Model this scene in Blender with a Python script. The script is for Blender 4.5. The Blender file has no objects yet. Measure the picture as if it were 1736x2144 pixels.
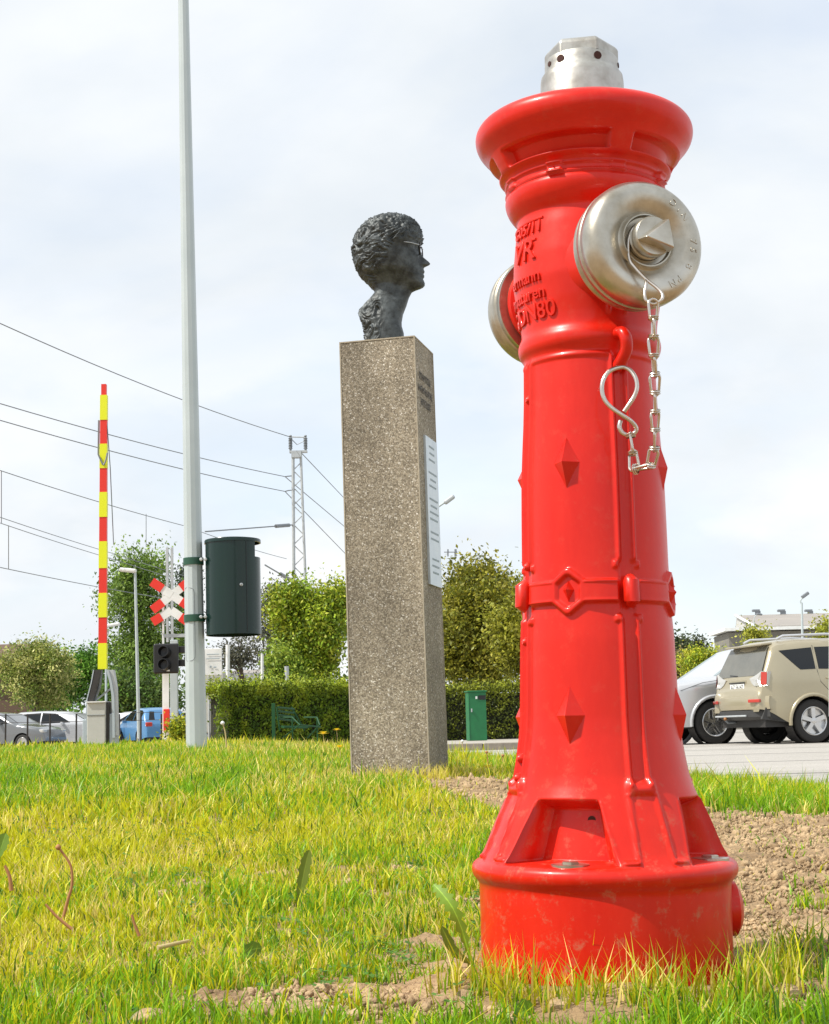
import bpy, bmesh, math, random
import numpy as np
from mathutils import Vector, Matrix, noise as mnoise
random.seed(7); rng = np.random.default_rng(11)
SC = bpy.context.scene; COL = SC.collection
PI = math.pi; R = math.radians

# ------------------------------------------------------------------ camera
FPX = 3200.0; PITCH = R(8.18); ROLL = 0.026
CAM = Vector((0, 0, 0.35))
F_ = Vector((0, math.cos(PITCH), math.sin(PITCH))); U0 = Vector((0, -math.sin(PITCH), math.cos(PITCH))); R0 = Vector((1, 0, 0))
UP_ = U0*math.cos(ROLL) + R0*math.sin(ROLL); RT_ = R0*math.cos(ROLL) - U0*math.sin(ROLL)
cam = bpy.data.cameras.new('camera'); camo = bpy.data.objects.new('camera', cam); COL.objects.link(camo)
M = Matrix.Identity(4)
for i in range(3):
    M[i][0] = RT_[i]; M[i][1] = UP_[i]; M[i][2] = -F_[i]; M[i][3] = CAM[i]
camo.matrix_world = M
cam.sensor_fit = 'HORIZONTAL'; cam.sensor_width = 36; cam.lens = 36*FPX/1736
cam.clip_start = 0.05; cam.clip_end = 3000
SC.camera = camo

def P(px, py, Y):
    d = F_ + RT_*((px-868)/FPX) + UP_*((1072-py)/FPX)
    return CAM + d*(Y/d.y)

# ------------------------------------------------------------------ world, sun, exposure
SUN_EL = R(52)
sun_dir = Vector((-0.933*math.cos(SUN_EL), -0.36*math.cos(SUN_EL), math.sin(SUN_EL))).normalized()
W = bpy.data.worlds.new('World'); SC.world = W; W.use_nodes = True
nt = W.node_tree; nt.nodes.clear()
def N(tree, t, **kw):
    n = tree.nodes.new(t)
    for k, v in kw.items():
        if k.startswith('i_'):
            key = k[2:]; key = int(key) if key.isdigit() else key
            n.inputs[key].default_value = v
        else: setattr(n, k, v)
    return n
out = N(nt, 'ShaderNodeOutputWorld'); bg = N(nt, 'ShaderNodeBackground'); bg.inputs['Strength'].default_value = 0.1
sky = N(nt, 'ShaderNodeTexSky'); sky.sky_type = 'NISHITA'; sky.sun_disc = False
sky.sun_elevation = SUN_EL; sky.sun_rotation = math.atan2(sun_dir.x, sun_dir.y)
sky.air_density = 1.0; sky.dust_density = 1.0
tc = N(nt, 'ShaderNodeTexCoord'); sp = N(nt, 'ShaderNodeSeparateXYZ'); nt.links.new(tc.outputs['Generated'], sp.inputs[0])
def math_n(tree, op, a, b=None, clamp=False):
    m = tree.nodes.new('ShaderNodeMath'); m.operation = op; m.use_clamp = clamp
    for i, v in enumerate((a, b)):
        if v is None: continue
        if isinstance(v, (int, float)): m.inputs[i].default_value = v
        else: tree.links.new(v, m.inputs[i])
    return m.outputs[0]
zz = math_n(nt, 'ADD', math_n(nt, 'MAXIMUM', sp.outputs[2], 0.0), 0.60)
cx = math_n(nt, 'DIVIDE', sp.outputs[0], zz); cy = math_n(nt, 'DIVIDE', sp.outputs[1], zz)
cb = N(nt, 'ShaderNodeCombineXYZ'); nt.links.new(cx, cb.inputs[0]); nt.links.new(cy, cb.inputs[1])
mp = N(nt, 'ShaderNodeMapping'); mp.inputs['Scale'].default_value = (1.7, 2.6, 1); mp.inputs['Rotation'].default_value = (0, 0, R(38)); mp.inputs['Location'].default_value = (3.1, 1.7, 0)
nt.links.new(cb.outputs[0], mp.inputs[0])
n1 = N(nt, 'ShaderNodeTexNoise'); n1.inputs['Scale'].default_value = 1.5; n1.inputs['Detail'].default_value = 7; n1.inputs['Roughness'].default_value = 0.52; n1.inputs['Distortion'].default_value = 0.5
nt.links.new(mp.outputs[0], n1.inputs['Vector'])
r1 = N(nt, 'ShaderNodeMapRange'); r1.inputs[1].default_value = 0.34; r1.inputs[2].default_value = 0.56; r1.inputs[3].default_value = 0.76; r1.inputs[4].default_value = 1.0
nt.links.new(n1.outputs[0], r1.inputs[0])
n2 = N(nt, 'ShaderNodeTexNoise'); n2.inputs['Scale'].default_value = 2.3; n2.inputs['Detail'].default_value = 6; n2.inputs['Roughness'].default_value = 0.5
nt.links.new(mp.outputs[0], n2.inputs['Vector'])
cr = N(nt, 'ShaderNodeValToRGB'); cr.color_ramp.elements[0].position = 0.30; cr.color_ramp.elements[0].color = (7.0, 7.55, 8.1, 1)
cr.color_ramp.elements[1].position = 0.66; cr.color_ramp.elements[1].color = (8.6, 8.9, 9.15, 1)
nt.links.new(n2.outputs[0], cr.inputs[0])
# a few brighter cumulus heads low over the horizon
n3 = N(nt, 'ShaderNodeTexNoise'); n3.inputs['Scale'].default_value = 4.2; n3.inputs['Detail'].default_value = 6
mp3 = N(nt, 'ShaderNodeMapping'); mp3.inputs['Scale'].default_value = (1, 1, 1.9); mp3.inputs['Location'].default_value = (0.4, 0, 0.1)
nt.links.new(tc.outputs['Generated'], mp3.inputs[0]); nt.links.new(mp3.outputs[0], n3.inputs['Vector'])
c3 = N(nt, 'ShaderNodeMapRange'); c3.inputs[1].default_value = 0.50; c3.inputs[2].default_value = 0.58; nt.links.new(n3.outputs[0], c3.inputs[0])
low = N(nt, 'ShaderNodeMapRange'); low.inputs[1].default_value = 0.34; low.inputs[2].default_value = 0.12; nt.links.new(sp.outputs[2], low.inputs[0])
f3 = math_n(nt, 'MULTIPLY', math_n(nt, 'MULTIPLY', c3.outputs[0], low.outputs[0]), 0.8)
mx = N(nt, 'ShaderNodeMix', data_type='RGBA'); nt.links.new(r1.outputs[0], mx.inputs[0])
skm = N(nt, 'ShaderNodeMix', data_type='RGBA', blend_type='MULTIPLY'); skm.inputs[0].default_value = 1; skm.inputs[7].default_value = (2.2, 2.2, 2.2, 1)
nt.links.new(sky.outputs[0], skm.inputs[6])
nt.links.new(skm.outputs[2], mx.inputs[6]); nt.links.new(cr.outputs[0], mx.inputs[7])
mx2 = N(nt, 'ShaderNodeMix', data_type='RGBA'); nt.links.new(f3, mx2.inputs[0]); nt.links.new(mx.outputs[2], mx2.inputs[6]); mx2.inputs[7].default_value = (9.2, 9.3, 9.4, 1)
nt.links.new(mx2.outputs[2], bg.inputs['Color']); nt.links.new(bg.outputs[0], out.inputs[0])

sl = bpy.data.lights.new('sun', 'SUN'); sl.energy = 4.8; sl.angle = R(0.5); sl.color = (1.0, 0.95, 0.86)
so = bpy.data.objects.new('sun', sl); COL.objects.link(so)
so.rotation_euler = sun_dir.to_track_quat('Z', 'Y').to_euler(); so.location = (-30, -12, 40)
SC.view_settings.view_transform = 'Standard'; SC.view_settings.look = 'None'; SC.view_settings.gamma = 1
SC.view_settings.use_curve_mapping = False; SC.view_settings.exposure = 0.18
SC.render.engine = 'CYCLES'
SC.cycles.max_bounces = 8; SC.cycles.transparent_max_bounces = 8

# ------------------------------------------------------------------ materials
def mat(name, col, rough=0.5, metal=0.0, var=None, bump=None, coat=0.0, spec=0.5, col2=None, attr=None, trans=0.0, coord='Object', vscale=(1, 1, 1)):
    m = bpy.data.materials.new(name); m.use_nodes = True; t = m.node_tree; t.nodes.clear(); L = t.links.new
    o = N(t, 'ShaderNodeOutputMaterial'); b = N(t, 'ShaderNodeBsdfPrincipled')
    b.inputs['Roughness'].default_value = rough; b.inputs['Metallic'].default_value = metal
    b.inputs['Specular IOR Level'].default_value = spec; b.inputs['Coat Weight'].default_value = coat; b.inputs['Coat Roughness'].default_value = 0.06
    c = (*col, 1); tcn = N(t, 'ShaderNodeTexCoord'); mpn = N(t, 'ShaderNodeMapping'); mpn.inputs['Scale'].default_value = vscale
    L(tcn.outputs[coord], mpn.inputs[0]); vec = mpn.outputs[0]
    colsock = None
    if attr:
        a = N(t, 'ShaderNodeAttribute'); a.attribute_name = attr; colsock = a.outputs['Color']
    elif var:
        sc, lo, hi = var
        n = N(t, 'ShaderNodeTexNoise'); n.inputs['Scale'].default_value = sc; n.inputs['Detail'].default_value = 6; n.inputs['Roughness'].default_value = 0.6; L(vec, n.inputs['Vector'])
        rp = N(t, 'ShaderNodeValToRGB'); rp.color_ramp.elements[0].position = lo; rp.color_ramp.elements[1].position = hi
        rp.color_ramp.elements[0].color = (*(col2 or [x*0.7 for x in col]), 1); rp.color_ramp.elements[1].color = c
        L(n.outputs[0], rp.inputs[0]); colsock = rp.outputs[0]
    if colsock: L(colsock, b.inputs['Base Color'])
    else: b.inputs['Base Color'].default_value = c
    if bump:
        sc, st, dist = bump
        n = N(t, 'ShaderNodeTexNoise'); n.inputs['Scale'].default_value = sc; n.inputs['Detail'].default_value = 5; L(vec, n.inputs['Vector'])
        bn = N(t, 'ShaderNodeBump'); bn.inputs['Strength'].default_value = st; bn.inputs['Distance'].default_value = dist
        L(n.outputs[0], bn.inputs['Height']); L(bn.outputs[0], b.inputs['Normal'])
        if coat: L(bn.outputs[0], b.inputs['Coat Normal'])
    sh = b.outputs[0]
    if trans > 0:
        tr = N(t, 'ShaderNodeBsdfTranslucent'); ms = N(t, 'ShaderNodeMixShader'); ms.inputs[0].default_value = trans
        if colsock: L(colsock, tr.inputs[0])
        else: tr.inputs[0].default_value = c
        L(sh, ms.inputs[1]); L(tr.outputs[0], ms.inputs[2]); sh = ms.outputs[0]
    L(sh, o.inputs[0])
    return m

def mat_red():
    m = mat('red_enamel_paint', (0.66, 0.010, 0.007), 0.36, 0, bump=(55, 0.12, 0.002), coat=0.16, spec=0.30)
    t = m.node_tree; L = t.links.new; b = next(n for n in t.nodes if n.type == 'BSDF_PRINCIPLED')
    tcn = N(t, 'ShaderNodeTexCoord')
    # dust and sun fading in patches, dirt splashes low down
    n = N(t, 'ShaderNodeTexNoise'); n.inputs['Scale'].default_value = 9; n.inputs['Detail'].default_value = 8; n.inputs['Roughness'].default_value = 0.7
    mpn = N(t, 'ShaderNodeMapping'); mpn.inputs['Scale'].default_value = (1, 1, 0.3); L(tcn.outputs['Object'], mpn.inputs[0]); L(mpn.outputs[0], n.inputs['Vector'])
    rp = N(t, 'ShaderNodeValToRGB'); rp.color_ramp.elements[0].position = 0.32; rp.color_ramp.elements[1].position = 0.72
    rp.color_ramp.elements[0].color = (0.56, 0.009, 0.003, 1); rp.color_ramp.elements[1].color = (0.72, 0.021, 0.006, 1); L(n.outputs[0], rp.inputs[0])
    n2 = N(t, 'ShaderNodeTexNoise'); n2.inputs['Scale'].default_value = 60; n2.inputs['Detail'].default_value = 9; n2.inputs['Roughness'].default_value = 0.75; L(tcn.outputs['Object'], n2.inputs['Vector'])
    r2 = N(t, 'ShaderNodeMapRange'); r2.inputs[1].default_value = 0.54; r2.inputs[2].default_value = 0.70; L(n2.outputs[0], r2.inputs[0])
    s = N(t, 'ShaderNodeSeparateXYZ'); L(tcn.outputs['Object'], s.inputs[0])
    r3 = N(t, 'ShaderNodeMapRange'); r3.inputs[1].default_value = 0.26; r3.inputs[2].default_value = 0.02; r3.inputs[3].default_value = 0.10; r3.inputs[4].default_value = 0.75; L(s.outputs[2], r3.inputs[0])
    fac = math_n(t, 'MULTIPLY', r2.outputs[0], r3.outputs[0])
    mxx = N(t, 'ShaderNodeMix', data_type='RGBA'); L(fac, mxx.inputs[0]); L(rp.outputs[0], mxx.inputs[6]); mxx.inputs[7].default_value = (0.42, 0.20, 0.12, 1)
    L(mxx.outputs[2], b.inputs['Base Color'])
    rr = N(t, 'ShaderNodeMapRange'); rr.inputs[1].default_value = 0.3; rr.inputs[2].default_value = 0.8; rr.inputs[3].default_value = 0.26; rr.inputs[4].default_value = 0.5; L(n.outputs[0], rr.inputs[0]); L(rr.outputs[0], b.inputs['Roughness'])
    return m
MRED = mat_red()
MCAP = mat('cast_aluminium', (0.60, 0.57, 0.50), 0.33, 0.95, var=(16, 0.32, 0.62), col2=(0.30, 0.26, 0.19), bump=(130, 0.18, 0.001))
MCAPTOP = mat('bare_aluminium', (0.52, 0.51, 0.47), 0.42, 0.85, var=(40, 0.3, 0.6), col2=(0.33, 0.31, 0.27), bump=(150, 0.2, 0.001))
MWIRE = mat('stainless_wire', (0.62, 0.56, 0.50), 0.25, 1.0)
MDARKHOLE = mat('rusty_hole', (0.05, 0.02, 0.015), 0.9)
MBRONZE = mat('weathered_bronze', (0.095, 0.11, 0.115), 0.5, 0.3, var=(30, 0.38, 0.68), col2=(0.026, 0.030, 0.030), bump=(90, 0.4, 0.004))
MGALV = mat('galvanised_steel', (0.52, 0.55, 0.56), 0.5, 0.35, var=(8, 0.3, 0.7), col2=(0.40, 0.43, 0.45))
MPOLE = mat('pale_grey_painted_steel', (0.50, 0.56, 0.57), 0.38, 0.15, var=(3, 0.3, 0.7), col2=(0.43, 0.49, 0.50), coat=0.2)
MSTEELD = mat('dull_grey_steel', (0.22, 0.24, 0.26), 0.5, 0.5)
MBINDG = mat('dark_green_lacquer', (0.006, 0.024, 0.019), 0.22, 0.0, coat=0.12, spec=0.35, var=(5, 0.3, 0.7), col2=(0.006, 0.022, 0.02))
MBAND = mat('green_clamp_paint', (0.015, 0.075, 0.045), 0.45)
MBLACK = mat('black_plastic', (0.012, 0.012, 0.013), 0.35)
MRUB = mat('tyre_rubber', (0.025, 0.024, 0.023), 0.85, bump=(60, 0.3, 0.01))
MGREEN = mat('bin_green_paint', (0.012, 0.17, 0.055), 0.5, var=(6, 0.3, 0.7), col2=(0.010, 0.13, 0.045))
MBENCH = mat('bench_green_paint', (0.012, 0.075, 0.025), 0.6, spec=0.3)
MWHITE = mat('white_paint', (0.78, 0.79, 0.78), 0.5, var=(4, 0.3, 0.6), col2=(0.66, 0.68, 0.66))
MREDR = mat('red_reflective', (0.72, 0.03, 0.015), 0.4)
MYEL = mat('fluorescent_yellow', (0.72, 0.76, 0.01), 0.45)
MGREYP = mat('light_grey_cabinet', (0.50, 0.51, 0.47), 0.55, var=(5, 0.3, 0.7), col2=(0.42, 0.43, 0.40))
MBLUEG = mat('zinc_grey', (0.40, 0.46, 0.50), 0.45, 0.2)
MIRON = mat('dark_iron', (0.03, 0.028, 0.027), 0.6)
MTXT = mat('engraved_grey', (0.30, 0.36, 0.40), 0.6)
MPLAQ = mat('plaque_metal', (0.62, 0.68, 0.72), 0.35, 0.35, var=(20, 0.3, 0.7), col2=(0.52, 0.59, 0.64))
MGLASS = mat('tinted_glass', (0.010, 0.012, 0.014), 0.06, 0, coat=0.0, spec=0.45)
MGLASSR = mat('rear_glass_painted_reflection', (0.13, 0.125, 0.10), 0.16, 0, coat=0.6, var=(3, 0.3, 0.7), col2=(0.08, 0.08, 0.065))  # bright brown-grey reflection painted into the glass colour
MCHROME = mat('alloy_rim', (0.62, 0.62, 0.62), 0.22, 0.9)
MLAMP = mat('clear_lamp_lens', (0.50, 0.49, 0.46), 0.12, 0.3, coat=1)
MLAMPR = mat('red_lamp_lens', (0.45, 0.03, 0.015), 0.2, coat=1)
MTRIM = mat('black_bumper_plastic', (0.045, 0.045, 0.045), 0.6)
MBARK = mat('bark', (0.09, 0.065, 0.045), 0.9, bump=(20, 0.6, 0.05))
MLEAF = mat('leaf', (0.1, 0.2, 0.03), 0.5, attr='col', trans=0.35, spec=0.35)
MGRASS = mat('grass_blade', (0.1, 0.2, 0.03), 0.45, attr='col', trans=0.42, spec=0.4)
MYFLOW = mat('yellow_petal', (0.80, 0.58, 0.01), 0.6, trans=0.3)
MSTALK = mat('dry_stalk', (0.42, 0.20, 0.08), 0.7, trans=0.1)
MSTRAW = mat('straw', (0.60, 0.50, 0.25), 0.7, trans=0.3)
MROOF = mat('roof_sheet', (0.33, 0.30, 0.27), 0.7, var=(0.6, 0.3, 0.7), col2=(0.27, 0.25, 0.23))
MWALLW = mat('pale_wall', (0.58, 0.58, 0.55), 0.8, var=(0.5, 0.3, 0.7), col2=(0.5, 0.5, 0.48))
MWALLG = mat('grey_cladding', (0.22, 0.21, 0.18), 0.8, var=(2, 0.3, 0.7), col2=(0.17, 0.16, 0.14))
MWALLB = mat('brown_cladding', (0.12, 0.075, 0.05), 0.8)

def mat_soil():
    m = mat('dry_soil', (0.40, 0.275, 0.145), 0.95, var=(7, 0.3, 0.68), col2=(0.20, 0.125, 0.06), bump=(70, 0.9, 0.02)); return m
MSOIL = mat_soil()
MCLOD = mat('soil_clod', (0.52, 0.375, 0.215), 0.95, var=(14, 0.32, 0.66), col2=(0.21, 0.135, 0.068), bump=(160, 0.8, 0.006))
def mat_asphalt():
    m = mat('worn_asphalt', (0.44, 0.415, 0.38), 0.85, var=(0.7, 0.3, 0.7), col2=(0.35, 0.33, 0.30), bump=(220, 0.5, 0.006), vscale=(0.25, 1.6, 1))
    t = m.node_tree; L = t.links.new; b = next(n for n in t.nodes if n.type == 'BSDF_PRINCIPLED')
    src = b.inputs['Base Color'].links[0].from_socket
    tcn = N(t, 'ShaderNodeTexCoord')
    v = N(t, 'ShaderNodeTexNoise'); v.inputs['Scale'].default_value = 90; v.inputs['Detail'].default_value = 3; L(tcn.outputs['Object'], v.inputs['Vector'])
    rp = N(t, 'ShaderNodeMapRange'); rp.inputs[1].default_value = 0.35; rp.inputs[2].default_value = 0.65; rp.inputs[3].default_value = 0.72; rp.inputs[4].default_value = 1.15; L(v.outputs[0], rp.inputs[0])
    # tar-filled cracks
    w = N(t, 'ShaderNodeTexWave'); w.bands_direction = 'Y'; w.inputs['Scale'].default_value = 0.09; w.inputs['Distortion'].default_value = 2.2; w.inputs['Detail'].default_value = 4; w.inputs['Detail Scale'].default_value = 0.6
    L(tcn.outputs['Object'], w.inputs['Vector'])
    wr = N(t, 'ShaderNodeMapRange'); wr.inputs[1].default_value = 0.0; wr.inputs[2].default_value = 0.012; wr.inputs[3].default_value = 0.35; wr.inputs[4].default_value = 1.0; L(w.outputs['Fac'], wr.inputs[0])
    f = math_n(t, 'MULTIPLY', rp.outputs[0], wr.outputs[0])
    mm = N(t, 'ShaderNodeVectorMath', operation='SCALE'); L(src, mm.inputs[0]); L(f, mm.inputs['Scale']); L(mm.outputs[0], b.inputs['Base Color'])
    return m
MASPH = mat_asphalt()
MSIDE = mat('sidewalk_concrete', (0.40, 0.37, 0.32), 0.85, var=(1.3, 0.3, 0.7), col2=(0.32, 0.30, 0.26))
MKERB = mat('kerb_granite', (0.27, 0.235, 0.19), 0.8, var=(12, 0.3, 0.7), col2=(0.19, 0.165, 0.135))
MKERBR = mat('red_kerb_block', (0.30, 0.11, 0.06), 0.8)
def mat_aggregate():
    m = bpy.data.materials.new('exposed_aggregate_concrete'); m.use_nodes = True; t = m.node_tree; t.nodes.clear(); L = t.links.new
    o = N(t, 'ShaderNodeOutputMaterial'); b = N(t, 'ShaderNodeBsdfPrincipled'); b.inputs['Roughness'].default_value = 0.8; b.inputs['Specular IOR Level'].default_value = 0.35
    tcn = N(t, 'ShaderNodeTexCoord')
    wn = N(t, 'ShaderNodeTexNoise'); wn.inputs['Scale'].default_value = 90; L(tcn.outputs['Object'], wn.inputs['Vector'])
    va = N(t, 'ShaderNodeVectorMath', operation='SCALE'); L(wn.outputs['Color'], va.inputs[0]); va.inputs['Scale'].default_value = 0.008
    vb = N(t, 'ShaderNodeVectorMath', operation='ADD'); L(tcn.outputs['Object'], vb.inputs[0]); L(va.outputs[0], vb.inputs[1])
    v = N(t, 'ShaderNodeTexVoronoi'); v.inputs['Scale'].default_value = 240; L(vb.outputs[0], v.inputs['Vector'])
    s = N(t, 'ShaderNodeSeparateColor'); L(v.outputs['Color'], s.inputs[0])
    rp = N(t, 'ShaderNodeValToRGB'); cr = rp.color_ramp
    cr.elements[0].position = 0.0; cr.elements[0].color = (0.22, 0.185, 0.135, 1)
    cr.elements[1].position = 0.97; cr.elements[1].color = (0.78, 0.73, 0.64, 1)
    for p_, c_ in ((0.3, (0.34, 0.29, 0.215)), (0.55, (0.43, 0.365, 0.27)), (0.8, (0.52, 0.455, 0.35)), (0.93, (0.56, 0.50, 0.40))):
        e = cr.elements.new(p_); e.color = (*c_, 1)
    cr.interpolation = 'LINEAR'; L(s.outputs[0], rp.inputs[0])
    v2 = N(t, 'ShaderNodeTexVoronoi'); v2.inputs['Scale'].default_value = 240; v2.feature = 'DISTANCE_TO_EDGE'; L(vb.outputs[0], v2.inputs['Vector'])
    e = N(t, 'ShaderNodeMapRange'); e.inputs[1].default_value = 0.0; e.inputs[2].default_value = 0.12; e.inputs[3].default_value = 0.6; e.inputs[4].default_value = 1.0; L(v2.outputs['Distance'], e.inputs[0])
    big = N(t, 'ShaderNodeTexNoise'); big.inputs['Scale'].default_value = 4; big.inputs['Detail'].default_value = 4; L(tcn.outputs['Object'], big.inputs['Vector'])
    bm_ = N(t, 'ShaderNodeMapRange'); bm_.inputs[1].default_value = 0.3; bm_.inputs[2].default_value = 0.7; bm_.inputs[3].default_value = 0.68; bm_.inputs[4].default_value = 1.10; L(big.outputs[0], bm_.inputs[0])
    sz = N(t, 'ShaderNodeSeparateXYZ'); L(tcn.outputs['Object'], sz.inputs[0])
    st_ = N(t, 'ShaderNodeTexNoise'); st_.inputs['Scale'].default_value = 6; st_.inputs['Detail'].default_value = 5; mps = N(t, 'ShaderNodeMapping'); mps.inputs['Scale'].default_value = (1, 1, 0.18); L(tcn.outputs['Object'], mps.inputs[0]); L(mps.outputs[0], st_.inputs['Vector'])
    s1 = N(t, 'ShaderNodeMapRange'); s1.inputs[1].default_value = 0.42; s1.inputs[2].default_value = 0.62; s1.inputs[3].default_value = 0.86; s1.inputs[4].default_value = 1.08; L(st_.outputs[0], s1.inputs[0])
    s2 = N(t, 'ShaderNodeMapRange'); s2.inputs[1].default_value = 0.22; s2.inputs[2].default_value = 0.45; s2.inputs[3].default_value = 0.80; s2.inputs[4].default_value = 1.0; L(sz.outputs[2], s2.inputs[0])
    f = math_n(t, 'MULTIPLY', math_n(t, 'MULTIPLY', e.outputs[0], bm_.outputs[0]), math_n(t, 'MULTIPLY', s1.outputs[0], s2.outputs[0]))
    mm = N(t, 'ShaderNodeVectorMath', operation='SCALE'); L(rp.outputs[0], mm.inputs[0]); L(f, mm.inputs['Scale']); L(mm.outputs[0], b.inputs['Base Color'])
    bn = N(t, 'ShaderNodeBump'); bn.inputs['Strength'].default_value = 0.8; bn.inputs['Distance'].default_value = 0.004
    L(e.outputs[0], bn.inputs['Height']); L(bn.outputs[0], b.inputs['Normal']); L(b.outputs[0], o.inputs[0])
    return m
MAGG = mat_aggregate()
MEDGE = mat('cast_concrete_edge', (0.42, 0.37, 0.285), 0.85, var=(40, 0.3, 0.7), col2=(0.32, 0.28, 0.21), bump=(200, 0.4, 0.003))

# ------------------------------------------------------------------ mesh helpers
def mesh_np(name, V, Fc, smooth=False):
    """V (n,3); Fc list of (m,k) arrays"""
    me = bpy.data.meshes.new(name); V = np.asarray(V, dtype=np.float32)
    if not isinstance(Fc, list): Fc = [Fc]
    Fc = [np.asarray(f, dtype=np.int32) for f in Fc if len(f)]
    me.vertices.add(len(V)); me.vertices.foreach_set('co', V.ravel())
    tot = np.concatenate([np.full(len(f), f.shape[1], np.int32) for f in Fc]); idx = np.concatenate([f.ravel() for f in Fc])
    me.loops.add(len(idx)); me.loops.foreach_set('vertex_index', idx)
    me.polygons.add(len(tot)); me.polygons.foreach_set('loop_start', np.concatenate([[0], np.cumsum(tot)[:-1]]).astype(np.int32))
    me.update(calc_edges=True)
    if smooth: me.polygons.foreach_set('use_smooth', np.ones(len(tot), bool))
    return me
def set_col(me, C):
    a = me.attributes.new('col', 'FLOAT_COLOR', 'POINT'); C4 = np.ones((len(C), 4), np.float32); C4[:, :3] = C; a.data.foreach_set('color', C4.ravel())
def link(name, me, m, parent=None, loc=None):
    o = bpy.data.objects.new(name, me); COL.objects.link(o)
    if m is not None:
        for mm in (m if isinstance(m, (list, tuple)) else [m]): me.materials.append(mm)
    if loc is not None: o.location = loc
    if parent is not None: child(o, parent)
    return o
def child(o, parent):
    o.parent = parent; pm = parent.matrix_basis.copy(); q = parent
    while q.parent is not None:
        q = q.parent
    if parent.parent is None: o.matrix_parent_inverse = pm.inverted()
    else: o.matrix_parent_inverse = (parent.parent.matrix_basis @ parent.matrix_parent_inverse @ parent.matrix_basis).inverted()
def tag(o, label=None, cat=None, group=None, kind=None):
    if label: o['label'] = label
    if cat: o['category'] = cat
    if group: o['group'] = group
    if kind: o['kind'] = kind
    return o
def thing(name, label, cat, loc=(0, 0, 0), group=None):
    o = bpy.data.objects.new(name, None); COL.objects.link(o); o.location = loc; o.empty_display_size = 0.1
    return tag(o, label, cat, group)
def copy_tree(o, mtx=None, parent=None):
    c = o.copy(); COL.objects.link(c)
    if parent is not None: c.parent = parent
    if mtx is not None: c.matrix_basis = mtx
    for ch in list(o.children): copy_tree(ch, None, c)
    return c
def frame(d):
    d = Vector(d).normalized(); a = Vector((0, 0, 1)) if abs(d.z) < 0.9 else Vector((1, 0, 0))
    u = d.cross(a).normalized(); return u, d.cross(u).normalized(), d
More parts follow.
